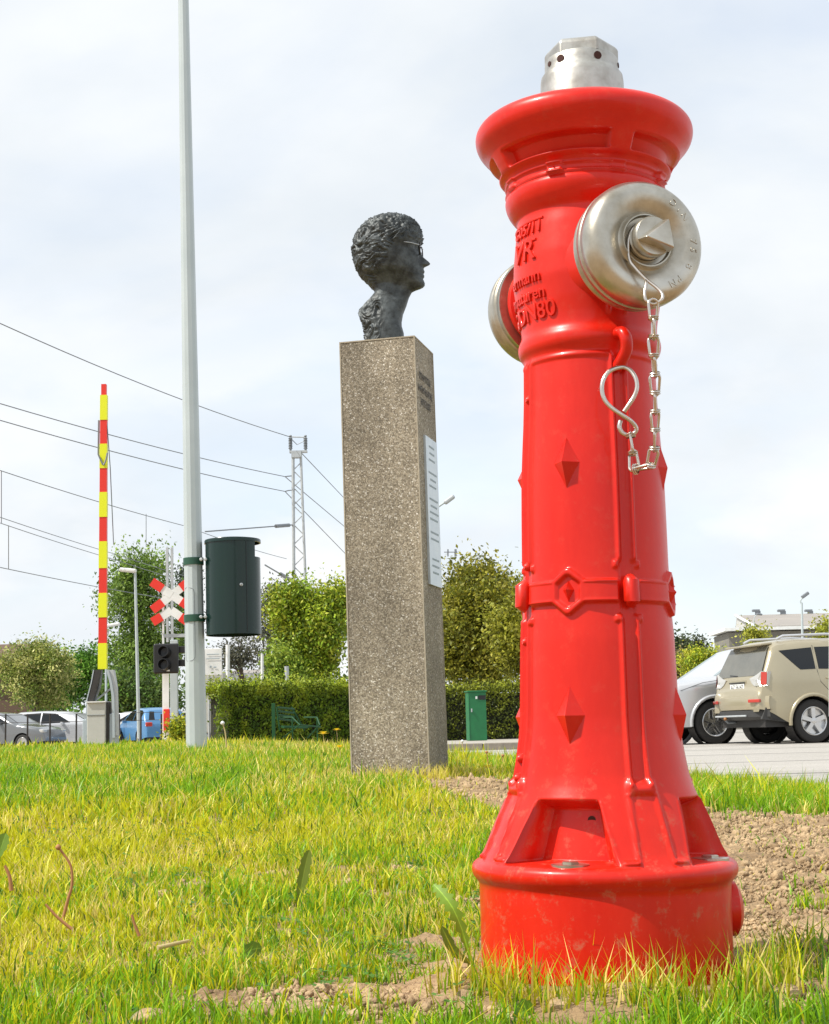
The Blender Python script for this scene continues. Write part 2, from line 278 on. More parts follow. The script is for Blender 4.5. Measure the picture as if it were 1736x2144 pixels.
class MB:
    def __init__(s): s.v = []; s.f = []; s.mi = []; s.cur = 0
    def add(s, vs, fs, mi=None):
        n = len(s.v); s.v += [tuple(v) for v in vs]; s.f += [tuple(i+n for i in f) for f in fs]; s.mi += [s.cur if mi is None else mi]*len(fs); return s
    def box(s, c, size, rot=None, bev=0.0, mi=None):
        hx, hy, hz = [q/2 for q in size]; b = min(bev, hx*.9, hy*.9, hz*.9); c = Vector(c); M3 = rot or Matrix.Identity(3)
        if b <= 0:
            vs = [Vector((x, y, z)) for x in (-hx, hx) for y in (-hy, hy) for z in (-hz, hz)]
            fs = [(0, 1, 3, 2), (4, 6, 7, 5), (0, 4, 5, 1), (2, 3, 7, 6), (0, 2, 6, 4), (1, 5, 7, 3)]
            return s.add([c + M3 @ v for v in vs], fs, mi)
        bm = bmesh.new(); bmesh.ops.create_cube(bm, size=1)
        for v in bm.verts: v.co = Vector((v.co.x*2*hx, v.co.y*2*hy, v.co.z*2*hz))
        bmesh.ops.bevel(bm, geom=bm.edges[:], offset=b, segments=2, profile=0.5, affect='EDGES'); bm.verts.index_update()
        s.add([c + M3 @ v.co for v in bm.verts], [[v.index for v in f.verts] for f in bm.faces], mi); bm.free(); return s
    def tube(s, pts, r, n=8, closed=False, caps=True, mi=None):
        pts = [Vector(p) for p in pts]; k = len(pts); rs = r if isinstance(r, (list, tuple)) else [r]*k
        vs = []; u = None
        for i, p in enumerate(pts):
            a = pts[(i-1) % k] if (closed or i > 0) else p; b = pts[(i+1) % k] if (closed or i < k-1) else p
            d = (b-a).normalized()
            if u is None: u = frame(d)[0]
            u = (u - d*u.dot(d)).normalized(); w = d.cross(u)
            for j in range(n):
                t = 2*PI*j/n; vs.append(p + (u*math.cos(t) + w*math.sin(t))*rs[i])
        fs = []
        for i in range(k if closed else k-1):
            i2 = (i+1) % k
            for j in range(n):
                j2 = (j+1) % n; fs.append((i*n+j, i*n+j2, i2*n+j2, i2*n+j))
        if caps and not closed: fs.append(tuple(range(n))[::-1]); fs.append(tuple((k-1)*n+j for j in range(n)))
        return s.add(vs, fs, mi)
    def lathe(s, prof, n=48, org=(0, 0, 0), axis=(0, 0, 1), cap=False, mi=None):
        org = Vector(org); u, w, d = frame(axis); vs = []
        for t, r in prof:
            for j in range(n):
                a = 2*PI*j/n; vs.append(org + d*t + (u*math.cos(a) + w*math.sin(a))*max(r, 1e-5))
        fs = [(i*n+j, i*n+(j+1) % n, (i+1)*n+(j+1) % n, (i+1)*n+j) for i in range(len(prof)-1) for j in range(n)]
        if cap: fs.append(tuple(range(n))[::-1]); fs.append(tuple((len(prof)-1)*n+j for j in range(n)))
        return s.add(vs, fs, mi)
    def prism(s, poly, a, b, mi=None):
        """poly list of 3D points extruded along vector b-a offset"""
        n = len(poly); a = Vector(a); b = Vector(b)
        vs = [Vector(p)+a for p in poly] + [Vector(p)+b for p in poly]
        fs = [tuple(range(n))[::-1], tuple(range(n, 2*n))] + [(i, (i+1) % n, n+(i+1) % n, n+i) for i in range(n)]
        return s.add(vs, fs, mi)
    def build(s, name, m, parent=None, smooth=None, loc=None, fix=True):
        me = bpy.data.meshes.new(name)
        off = Vector(loc) if loc is not None else Vector((0, 0, 0))
        me.from_pydata([tuple(Vector(v)-off) for v in s.v] if loc is not None else s.v, [], s.f); me.update()
        if fix:
            bm = bmesh.new(); bm.from_mesh(me); bmesh.ops.recalc_face_normals(bm, faces=bm.faces[:]); bm.to_mesh(me); bm.free()
        if any(s.mi): me.polygons.foreach_set('material_index', s.mi)
        o = link(name, me, m, parent, loc)
        if smooth:
            me.polygons.foreach_set('use_smooth', [True]*len(me.polygons))
            me.set_sharp_from_angle(angle=R(smooth))
        return o
def smooth_poly(pts, sub=6, closed=False):
    pts = [Vector(p) for p in pts]; n = len(pts); outp = []
    for i in range(n if closed else n-1):
        if closed: p0, p1, p2, p3 = pts[(i-1) % n], pts[i], pts[(i+1) % n], pts[(i+2) % n]
        else: p0, p1, p2, p3 = pts[max(i-1, 0)], pts[i], pts[i+1], pts[min(i+2, n-1)]
        for k in range(sub):
            t = k/sub; outp.append(0.5*((2*p1) + (p2-p0)*t + (2*p0-5*p1+4*p2-p3)*t*t + (3*p1-p0-3*p2+p3)*t**3))
    if not closed: outp.append(pts[-1])
    return outp
def text_mesh(body, size, extrude, bev=0.0, align='CENTER'):
    cu = bpy.data.curves.new('lettering', 'FONT'); cu.body = body; cu.size = size; cu.extrude = extrude; cu.bevel_depth = bev; cu.bevel_resolution = 0
    cu.resolution_u = 3; cu.align_x = align; cu.align_y = 'CENTER'
    ob = bpy.data.objects.new('lettering', cu); COL.objects.link(ob)
    dg = bpy.context.evaluated_depsgraph_get(); dg.update(); me = bpy.data.meshes.new_from_object(ob.evaluated_get(dg))
    bpy.data.objects.remove(ob); bpy.data.curves.remove(cu); me.materials.clear(); return me
def warp(me, fn):
    n = len(me.vertices); a = np.empty(n*3, np.float32); me.vertices.foreach_get('co', a); a = a.reshape(-1, 3)
    b = np.array([fn(*p) for p in a.tolist()], np.float32); me.vertices.foreach_set('co', b.ravel()); me.update(); return me

# vectorised value noise
def _h(ix, iy, s):
    h = (ix*374761393 + iy*668265263 + s*1442695041) & 0xffffffff
    h = ((h ^ (h >> 13))*1274126177) & 0xffffffff
    return ((h ^ (h >> 16)) & 0xffff)/65535.0
def vnoise(x, y, s=0):
    x = np.asarray(x, float); y = np.asarray(y, float); ix = np.floor(x).astype(np.int64); iy = np.floor(y).astype(np.int64)
    fx = x-ix; fy = y-iy; fx = fx*fx*(3-2*fx); fy = fy*fy*(3-2*fy)
    a = _h(ix, iy, s); b = _h(ix+1, iy, s); c = _h(ix, iy+1, s); d = _h(ix+1, iy+1, s)
    return (a*(1-fx)+b*fx)*(1-fy) + (c*(1-fx)+d*fx)*fy
def fbm(x, y, s=0, o=4):
    t = 0; a = 0.5; f = 1.0
    for k in range(o): t = t + a*vnoise(x*f, y*f, s+k*17); a *= 0.5; f *= 2.03
    return t/(1-0.5**o)
def sst(a, b, x):
    t = np.clip((x-a)/(b-a), 0, 1); return t*t*(3-2*t)

# ------------------------------------------------------------------ terrain
def edge_s(x, y): return (x-2.05)*-0.985 + (y-7.9)*-0.1745
_by = np.array([-60, 0, 1.2, 1.63, 2.5, 4.0, 5.2, 7.0, 8.6, 12, 20, 30, 45, 60])
_bz = np.array([.07, .07, .075, .088, .112, .172, .226, .256, .278, .278, .265, .19, .02, -.03])
def Gz(x, y):
    x = np.asarray(x, float); y = np.asarray(y, float)
    s = edge_s(x, y); b = np.interp(y, _by, _bz)
    s = s + 0.25*(fbm(x*0.9, y*0.9, 5, 3)-0.5)
    f = sst(-0.15, 2.75, s)
    return b*f*np.clip(1.0 + 0*s, 0, 1) - 0.03*(1-sst(-0.1, 0.25, s)) + 0.03*(fbm(x*0.7, y*0.7, 9, 3)-0.5)*sst(0, 1, s)
def ell(x, y, cx, cy, rx, ry, rot=0.0):
    c, s = math.cos(rot), math.sin(rot); dx = x-cx; dy = y-cy
    return np.sqrt(((dx*c+dy*s)/rx)**2 + ((-dx*s+dy*c)/ry)**2)
BARES = [(0.75, 2.75, 0.55, 0.85, 0.1), (1.35, 2.6, 0.6, 0.7, 0), (0.30, 3.9, 0.16, 0.85, 0.25), (0.12, 4.6, 0.16, 0.28, 0.3), (0.42, 1.98, 0.30, 0.30, 0),
         (-0.03, 1.535, 0.19, 0.075, 0), (0.14, 1.47, 0.12, 0.045, 0), (0.36, 1.50, 0.12, 0.05, 0), (0.02, 1.85, 0.05, 0.025, 0), (-0.15, 2.62, 0.12, 0.035, 0), (-0.42, 2.5, 0.08, 0.035, 0),
         (-0.16, 1.49, 0.05, 0.025, 0), (0.10, 2.2, 0.07, 0.05, 0.2), (-0.05, 2.32, 0.05, 0.03, 0), (-0.30, 1.78, 0.05, 0.02, 0)]
def bare(x, y):
    m = np.full(np.shape(x), -9.0)
    for b in BARES: m = np.maximum(m, 1.25 - ell(x, y, *b))
    m = m + 0.7*(fbm(x*9, y*9, 21, 4)-0.5)
    return sst(0.0, 0.28, m)
def axis_pts(lo, hi, step, ext, g=1.13):
    a = list(np.arange(lo, hi, step)); d = step; x = hi
    while x < ext[1]: a.append(x); d *= g; x += d
    a.append(ext[1]); d = step; x = lo-step; b = []
    while x > ext[0]: b.append(x); d *= g; x -= d
    b.append(ext[0]); return np.array(sorted(b)+sorted(a))
def build_ground():
    xs = axis_pts(-1.0, 1.5, 0.0125, (-500, 500)); ys = axis_pts(1.15, 4.4, 0.0125, (-120, 1500))
    X, Y = np.meshgrid(xs, ys); Z = Gz(X, Y)
    near = sst(9, 5, Y)*sst(-6, -3, X)*sst(6, 3, X)
    Z += near*(0.010*(fbm(X*28, Y*28, 3, 4)-0.5)) + bare(X, Y)*near*0.022*(fbm(X*16, Y*16, 33, 4)-0.45)
    # soil banked up against the hydrant foot
    dh = np.sqrt((X-0.197)**2+(Y-1.63)**2); Z += 0.012*np.exp(-((dh-0.15)/0.045)**2)
    V = np.stack([X, Y, Z], -1).reshape(-1, 3); nx = len(xs); ny = len(ys)
    i = np.arange((nx-1)*(ny-1)); r = i//(nx-1); c = i % (nx-1); a = r*nx+c
    me = mesh_np('ground', V, np.stack([a, a+1, a+nx+1, a+nx], 1), True)
    return tag(link('ground', me, MSOIL), kind='structure')
build_ground()
def strip(name, poly, z, m, kind='structure', parent=None):
    me = bpy.data.meshes.new(name); me.from_pydata([(x, y, z) for x, y in poly], [], [tuple(range(len(poly)))]); me.update()
    o = link(name, me, m, parent)
    if kind: o['kind'] = kind
    return o
# pavement at z = 0 : everything right of the lawn edge
strip('pavement', [(2.05+1.09*6, 7.9-6.2*6), (400, -29.3), (400, 900), (-60, 900), (-60, 46), (-7.0, 46), (2.05-0.1745*26, 7.9+0.985*26), (2.05, 7.9)], 0.004, MASPH)

# sidewalk with kerb stones in front of the right-hand hedge
sw = strip('sidewalk', [(-3.4, 27.2), (3.1, 26.7), (3.1, 41), (-3.4, 41)], 0.11, MSIDE)
for k in range(6):
    x0 = -2.9+k*1.0; y0 = 27.2-k*0.0775
    b = MB().box((x0+0.49, y0-0.09, 0.062), (0.975, 0.16, 0.124), bev=0.012).build('kerb_stone', MKERBR if k in (5,) else MKERB, sw)
strip('parking_line', [(6.9, 24.45), (10.2, 25.35), (10.2, 25.50), (6.9, 24.60)], 0.009, MWHITE)

# ------------------------------------------------------------------ hydrant
HY = 1.63
def build_hydrant():
    Bp = P(1271, 2046, HY); Tp = P(1217, 120, HY)
    zdir = (Tp-Bp).normalized()
    zb = Bp.z
    root = thing('fire_hydrant', 'tall glossy red cast-iron fire hydrant with silver caps standing in bare soil and grass', 'fire hydrant', Bp)
    rotq = Vector((0, 0, 1)).rotation_difference(zdir); root.rotation_mode = 'QUATERNION'; root.rotation_quaternion = rotq
    bpy.context.view_layer.update()
    MW = Matrix.Translation(Bp) @ rotq.to_matrix().to_4x4()
    def par(o): o.parent = root; return o
    def ax(py): return 1271 + (1217-1271)*(2046-py)/(2046-120)
    def hz(py): return P(ax(py), py, HY).z - zb
    def depth(py):
        p = P(ax(py), py, HY) - CAM; return p.dot(F_)
    def hr(py, hw):
        r = hw*depth(py)/FPX; return r*math.sqrt(max(0, 1-(r/HY)**2))
    prof = [(2110, 262), (2046, 262), (1980, 262), (1900, 262), (1848, 262), (1841, 264), (1834, 271), (1826, 276), (1815, 278), (1806, 276), (1799, 270), (1796, 263),
            (1788, 256), (1776, 248), (1757, 239), (1737, 230.5), (1717, 222), (1698, 213), (1678, 204), (1659, 195.5), (1640, 188), (1620, 182), (1600, 178), (1581, 174.5), (1540, 168), (1503, 164.5),
            (1425, 162), (1346, 159.5), (1290, 155.5), (1240, 153), (1182, 151), (1100, 149.5), (1016, 147.5), (950, 143.5), (900, 140), (850, 137.5), (790, 136), (768, 136),
            (762, 137), (756, 139.5), (749, 145.5), (741, 148.5), (732, 149), (724, 147.5), (717, 143.5), (710, 141), (700, 141), (686, 142.5), (654, 148), (606, 155), (559, 153.5), (500, 147), (476, 143), (468, 143),
            (465, 147), (460, 152), (448, 161), (436, 166), (424, 168), (418, 166), (414, 161.5), (404, 161.5), (392, 162), (388, 165), (384, 166),
            (381, 172), (377, 178), (371, 182), (366, 184), (360, 188), (352, 192), (344, 196.5), (336, 201), (328, 207), (320, 215), (311, 222), (301, 226), (291, 227), (282, 225), (274, 219), (268, 210), (264, 196), (256, 150), (252, 110), (249, 84)]
    pz = np.array([hz(a) for a, b in prof]); pr = np.array([hr(a, b) for a, b in prof])
    # dense resample along arc length
    seg = np.hypot(np.diff(pz), np.diff(pr)); S = np.concatenate([[0], np.cumsum(seg)]); n = 740
    # smooth profile by cubic-free resample + small blur
    s = np.linspace(0, S[-1], n); zc = np.interp(s, S, pz); rc = np.interp(s, S, pr)
    ker = np.array([1, 3, 5, 3, 1.])/13
    for _ in range(2):
        zp = np.convolve(np.pad(zc, 2, 'edge'), ker, 'valid'); rp_ = np.convolve(np.pad(rc, 2, 'edge'), ker, 'valid'); zc, rc = zp, rp_
    def Rz(z): return float(np.interp(z, pz[np.argsort(pz, kind='stable')], pr[np.argsort(pz, kind='stable')]))
    nph = 320; ph = np.linspace(0, 2*PI, nph, endpoint=False)     # azimuth measured from -y toward +x
    AZ0 = R(17.5)                                                  # outlet azimuth
    ZZ, PH = np.meshgrid(zc, ph, indexing='ij')
    zb1, zt1 = hz(1797), hz(1668); tw = np.clip((ZZ-zb1)/(zt1-zb1), 0, 1); ha = R(28)-R(9.0)*tw; a0_ = R(25)
    p0 = (PH - AZ0 - PI/4 + PI/4) % (PI/2) - PI/4
    pw = np.where(np.abs(p0) < a0_, p0*ha/a0_, np.sign(p0)*(ha+(np.abs(p0)-a0_)*(PI/4-ha)/(PI/4-a0_)))
    wgt = sst(hz(1625), hz(1660), ZZ)*sst(hz(1812), hz(1800), ZZ); PH = PH + (pw-p0)*wgt
    RR = np.repeat(rc[:, None], nph, 1)
    q = (PH - AZ0) % (PI/2); q = np.where(q > PI/4, q-PI/2, q)      # angle from nearest strip centre
    pc = (PH - AZ0 - PI/4) % (PI/2); pc = np.where(pc > PI/4, pc-PI/2, pc)  # angle from nearest panel centre
    AQ = np.abs(q); AP = np.abs(pc)
    def ridge(d, w): return np.clip(1-(d/w)**2, 0, 1)**1.2
    H = np.zeros_like(RR)
    zband = lambda a, b, e=6: sst(hz(a+e), hz(a-e), ZZ)*sst(hz(b-e), hz(b+e), ZZ)   # a lower px (bigger py) bottom, b top
    # panel frames: raised line at |AQ| = 7 deg
    rl = ridge((AQ-R(6.0))*RR, 0.0034)
    H += 0.0042*rl*zband(1190, 775); H += 0.0042*rl*zband(1640, 1300)
    step = sst(R(6.0), R(6.0)-0.02, AQ)
    H -= 0.0022*step*zband(1640, 775)
    top_l = ridge((ZZ-hz(772)), 0.0035)*sst(R(5.5), R(7), AQ); H += 0.002*top_l
    # belt with hexagon
    pan0 = ((PH-AZ0) % (2*PI)) < PI/2; pcx = np.where(pan0, pc-R(6), pc); ww = pcx*RR*1.13; vv = (ZZ-hz(1250))*1.0
    hexa = np.maximum(np.abs(vv)*0.86+np.abs(ww)*0.50*1.2, np.abs(ww)) - 0.0175*1.05
    hexv = np.maximum(np.abs(vv)/0.0245 + np.abs(ww)/0.034, np.abs(ww)/0.0185); hexv = np.maximum(hexv*0.93, np.abs(vv)/0.0245)
    inhex = sst(1.0, 0.93, hexv); inner = sst(0.72, 0.64, hexv)
    belt = sst(0.0125, 0.0095, np.abs(vv)); bl = np.maximum(belt, inhex) - 0.9*inner
    beltc = np.maximum(0, bl)*sst(R(6.5), R(8.5), AQ) + 0.0
    H += 0.0045*beltc
    edgeb = ridge(np.abs(vv)-0.0105, 0.0022)*sst(R(7), R(9), AQ)*(1-inhex); H += 0.0015*edgeb
    # little corner breaks of frames close to the belt
    cb_ = ridge((AQ-R(9))*RR, 0.003)*(zband(1204, 1190, 3)+zband(1312, 1298, 3)); H += 0.0035*cb_
    # lower leg panels under z(1640)
    legl = ridge((AQ-R(8.5))*RR, 0.0028)*zband(1788, 1655, 4); H += 0.003*legl
    legb = ridge(ZZ-hz(1786), 0.003)*sst(R(16), R(15), AQ)*sst(R(7.5), R(9), AQ); H += 0.003*legb
    knee = sst(R(11), R(8), AQ)*ridge(ZZ-hz(1643), 0.009); H += 0.005*knee
    # pockets in the flared foot
    zb1, zt1 = hz(1797), hz(1668); tt = np.clip((ZZ-zb1)/(zt1-zb1), 0, 1)
    halfang = R(28) - R(9.0)*tt
    inside = sst(halfang+R(0.2), halfang-R(1.4), AP)*sst(zb1+0.0005, zb1+0.004, ZZ)*sst(zt1+0.002, zt1-0.010, ZZ)
    rin = 0.074 + 0.012*(1-tt)
    RR = RR*(1-inside) + np.minimum(RR, rin)*inside
    rim_p = ridge((AP-halfang-R(0.6))*RR, 0.0022)*zband(1792, 1670, 3); H += 0.0016*rim_p
    # casting swellings at left seam
    # hat: slots and band panels
    slot = zband(373, 344, 1.5)*sst(R(7), R(8.5), AQ); H -= 0.012*slot
    bandp = zband(413, 392, 1.5); pan = bandp*sst(R(5), R(6.2), AP)*sst(R(6), R(7.5), AQ); H -= 0.0016*0 - 0; H += 0.0045*bandp*(1-sst(R(5), R(6.2), AP)) + 0.0022*bandp*sst(R(6.2), R(5.0), AQ)
    fr = zband(412, 393, 1.5) - zband(409, 396, 1.0); H += 0.0035*np.clip(fr, 0, 1)
    # neck: shallow flat & raised line where the panel text sits
    H += 0.0022*ridge((AQ-R(7.5))*RR, 0.003)*zband(690, 640)
    H *= 1.0
    RR = RR + H
    X = RR*np.sin(PH); Yc = -RR*np.cos(PH)
    V = np.stack([X, Yc, ZZ], -1).reshape(-1, 3)
    i = np.arange((n-1)*nph); r = i//nph; c = i % nph; c2 = (c+1) % nph
    me = mesh_np('body', V, np.stack([r*nph+c, r*nph+c2, (r+1)*nph+c2, (r+1)*nph+c], 1), True)
    body = link('body', me, MRED); par(body)
    def cyl(phi, z, extra=0.0, R_=None):
        r_ = (Rz(z) if R_ is None else R_)+extra; return Vector((r_*math.sin(phi), -r_*math.cos(phi), z))
    # diamonds
    def diamond(phi, pyc, pyt, pyb, hw, h):
        zc_ = hz(pyc); zt = hz(pyt); zb_ = hz(pyb); r0 = Rz(zc_); a = hw/r0
        pts = [cyl(phi, zt, -0.001), cyl(phi+a, zc_, -0.0015), cyl(phi, zb_, -0.001), cyl(phi-a, zc_, -0.0015), cyl(phi, zc_, h)]
        ctr = cyl(phi, zc_, -0.012)
        m = MB().add(pts+[ctr], [(0, 4, 1), (1, 4, 2), (2, 4, 3), (3, 4, 0), (0, 1, 5), (1, 2, 5), (2, 3, 5), (3, 0, 5)])
        par(m.build('diamond_boss', MRED))
    for k in range(4):
        ph_ = AZ0 + PI/4 + k*PI/2 + (R(6) if k == 0 else 0)
        diamond(ph_, 991, 934, 1046, 0.0165, 0.0065 if k == 0 else 0.0135); diamond(ph_, 1499, 1436, 1560, 0.0180, 0.0095 if k == 0 else 0.0140); diamond(ph_, 1247, 1224, 1276, 0.0080, 0.0085)
        diamond(ph_, 402, 396, 408, 0.006, 0.007)
        # pill-shaped lug on the strip crossing the belt
        zc_ = hz(1252); pa = AZ0 + k*PI/2
        b = MB().tube([cyl(pa+R(1), zc_-0.012, 0.002), cyl(pa+R(1), zc_-0.010, 0.006), cyl(pa+R(1), zc_+0.010, 0.006), cyl(pa+R(1), zc_+0.013, 0.002)], [0.006, 0.0085, 0.0085, 0.006], 12)
        par(b.build('belt_lug', MRED, smooth=50))
    # small rivet studs
    for phd, pyy in ((-66, 845), (-66, 1190), (-66, 1345), (-69, 1585), (-68, 1625)):
        pa = R(phd-6.7); c0 = cyl(pa, hz(pyy), -0.002); c1 = cyl(pa, hz(pyy), 0.0045)
        par(MB().tube([c0, c0.lerp(c1, .6), c1], [0.0052, 0.0048, 0.0025], 10).build('stud', MRED, smooth=40))
    # round plug bosses on base
    for phd in (99,):
        pa = R(phd-6.7); z0 = hz(1906); c0 = cyl(pa, z0, -0.01); c1 = cyl(pa, z0, 0.006); c2_ = cyl(pa, z0, 0.011)
        par(MB().tube([c0, c1, c2_], [0.028, 0.028, 0.020], 28).build('base_plug', MRED, smooth=40))
    # bolts & washers on the pocket floors, drain hole
    for k in range(4):
        pa = AZ0 + PI/4 + k*PI/2; rr_ = 0.112; z0 = hz(1797)
        c = Vector((rr_*math.sin(pa+R(4)), -rr_*math.cos(pa+R(4)), z0))
        par(MB().lathe([(0, 0.001), (0.0, 0.019), (0.003, 0.019), (0.004, 0.0)], 24, c).build('washer', MCAP, smooth=30))
        par(MB().lathe([(0.002, 0.009), (0.0055, 0.009), (0.006, 0.007), (0.006, 0)], 6, c).build('bolt_head', MCAP))
        hp = AZ0+PI/4+k*PI/2+R(13); rh = 0.0765; zc_ = hz(1708)
        c = Vector((rh*math.sin(hp), -rh*math.cos(hp), zc_)); d = Vector((math.sin(hp), -math.cos(hp), 0))
        par(MB().tube([c-d*0.002, c+d*0.0012], 0.0042, 10).build('drain_hole', MDARKHOLE))
    # top cap
    zt = lambda py: hz(py)
    bz = [(252, 92), (230, 90), (200, 87.5), (176, 86.5), (166, 85), (160, 80), (154, 77.5), (146, 77), (134, 76.5), (131, 74)]
    m = MB().lathe([(zt(a), hr(a, b)) for a, b in bz], 48)
    capo = par(m.build('cap_skirt', MCAPTOP, smooth=40))
    hx = MB(); rings = [(133, 77.5), (112, 77.5), (104, 70), (100, 57), (100, 0.1)]; a0 = R(-6.7-4)
    for kk, (a, b) in enumerate(rings):
        rr_ = hr(a, b)
        for j in range(6):
            t = a0+R(30)+j*PI/3; hx.v.append((rr_*math.sin(t), -rr_*math.cos(t), zt(a)))
    for kk in range(4):
        for j in range(6): hx.f.append((kk*6+j, kk*6+(j+1) % 6, kk*6+6+(j+1) % 6, kk*6+6+j)); hx.mi.append(0)
    hexo = hx.build('hex_head', MCAPTOP); par(hexo)
    bv = hexo.modifiers.new('b', 'BEVEL'); bv.width = 0.0016; bv.segments = 2; bv.limit_method = 'ANGLE'; bv.angle_limit = R(25)
    for phd in (-58, -33, 26, 80, 150, -110):
        pa = R(phd-6.7); z0 = zt(147); rr_ = hr(147, 77.2); d = Vector((math.sin(pa), -math.cos(pa), 0)); c = d*rr_ + Vector((0, 0, z0))
        par(MB().tube([c-d*0.004, c+d*0.0006], 0.0046 if phd in (-33, 26) else 0.003, 12).build('set_screw_hole', MDARKHOLE))
    # outlets
    Linv = MW.inverted()
    def outlet(az, L, zc_, front):
        d = Vector((math.sin(az), -math.cos(az), 0)); o_ = Vector((0, 0, zc_))
        Rr = 0.0655
        sp_ = MB().lathe([(0.055, 0.056), (0.075, 0.047), (0.088, 0.045), (0.097, 0.047), (0.099, 0.053), (0.104, 0.0545), (0.106, 0.052), (0.110, 0.05)], 56, o_, d)
        par(sp_.build('outlet_spout', MRED, smooth=50))
        cp = MB().lathe([(L-0.047, 0.040), (L-0.047, 0.0600), (L-0.0465, 0.0630), (L-0.040, 0.0640), (L-0.0385, 0.0622), (L-0.036, 0.0622), (L-0.0345, 0.0650), (L-0.0290, 0.0655), (L-0.0275, 0.0632), (L-0.0255, 0.0632), (L-0.024, 0.0655),
                         (L-0.015, 0.0652), (L-0.008, 0.0630), (L-0.003, 0.0590), (L-0.0005, 0.0540), (L-0.0005, 0.0480), (L-0.002, 0.0415), (L-0.0055, 0.0350), (L-0.008, 0.0310), (L-0.0065, 0.0290), (L-0.0035, 0.0275), (L-0.0035, 0.0262), (L-0.008, 0.0248), (L-0.0085, 0.0205)], 84, o_, d)
        c = par(cp.build('outlet_cap', MCAP, smooth=60))
        hb = MB().lathe([(L-0.010, 0.0200), (L-0.004, 0.0200), (L-0.003, 0.0180), (L+0.001, 0.0180), (L+0.002, 0.0208), (L+0.010, 0.0208), (L+0.0118, 0.0195), (L+0.0118, 0.0001)], 48, o_, d)
        hub = hb.build('cap_hub', MCAP, smooth=40); par(hub)
        u = Vector((math.cos(az), math.sin(az), 0)); w = Vector((0, 0, 1))
        if not front: u = -u
        tri = [(-0.0200, -0.0060), (0.0105, 0.0180), (0.0160, -0.0165)]
        top = [(x*0.86+0.0012, y*0.86-0.0012) for x, y in tri]
        vs = [o_+d*(L+0.0112)+u*x+w*y for x, y in tri] + [o_+d*(L+0.0245)+u*x+w*y for x, y in top]
        t_ = MB().add(vs, [(0, 1, 4, 3), (1, 2, 5, 4), (2, 0, 3, 5), (3, 4, 5), (0, 2, 1)]).build('triangle_nut', MCAP); par(t_)
        bv = t_.modifiers.new('b', 'BEVEL'); bv.width = 0.0011; bv.segments = 2; bv.limit_method = 'ANGLE'
        if front:
            # raised marks round the right edge of the cap
            for ch, a in zip('DIN  75 B PN', [60-10.5*k for k in range(12)]):
                if ch == ' ': continue
                tm = text_mesh(ch, 0.0105, 0.0006, 0.0001); aa = R(a-5); rad = 0.0500
                ctr = o_ + d*(L-0.0005) + u*(rad*math.cos(aa)) + w*(rad*math.sin(aa)); e1 = u*math.sin(aa) - w*math.cos(aa); e2 = u*math.cos(aa)+w*math.sin(aa)
                warp(tm, lambda x, y, z: tuple(ctr + e1*x + e2*y + d*(z-0.0002*0)))
                par(link('cap_letter', tm, MCAP))
        return o_ + d*L
    zout = (Linv @ P(1353, 500, 1.487)).z
    fc = outlet(AZ0+R(0.8), 0.150, zout, True)
    outlet(AZ0+PI, 0.155, zout, False)
    # red hook on the strip below the neck ring
    pa = AZ0 - R(1); hk = smooth_poly([cyl(pa, hz(735), 0.0), cyl(pa, hz(738), 0.010), cyl(pa+R(1), hz(752), 0.018), cyl(pa+R(2), hz(772), 0.019), cyl(pa+R(1), hz(790), 0.010), cyl(pa, hz(800), 0.001)], 5)
    kk = len(hk); par(MB().tube(hk, [0.0065]*kk, 12).build('chain_hook', MRED, smooth=60))
    # raised lettering, wrapping to the left
    def wrap(s_, size, py, right_deg, ex=0.0016, Yd=1.56):
        me_ = text_mesh(s_, size, ex, 0.0003, 'RIGHT'); z0 = hz(py); a1 = R(right_deg-6.7)
        def f(x, y, z):
            zz_ = z0+y; r_ = Rz(zz_)+z+0.0004; a = a1 + x/Rz(z0); return (r_*math.sin(a), -r_*math.cos(a), zz_)
        warp(me_, f); par(link('raised_lettering', me_, MRED))
    wrap('G05/11', 0.0175, 505, -36); wrap('VR', 0.034, 550, -42, 0.002); wrap('ermann', 0.0185, 606, -37); wrap('Armaturen', 0.0185, 640, -34); wrap('G/DN80', 0.025, 676, -26)
    # bar over the logo
    for pyb, a, b in ((488, -88, -36), (530, -70, -42)):
        pts = [cyl(R(t-6.7), hz(pyb), 0.0006) for t in np.linspace(a, b, 10)]
        par(MB().tube(pts, 0.0014, 6).build('raised_bar', MRED, smooth=60))
    return root, MW
HROOT, HMW = build_hydrant()

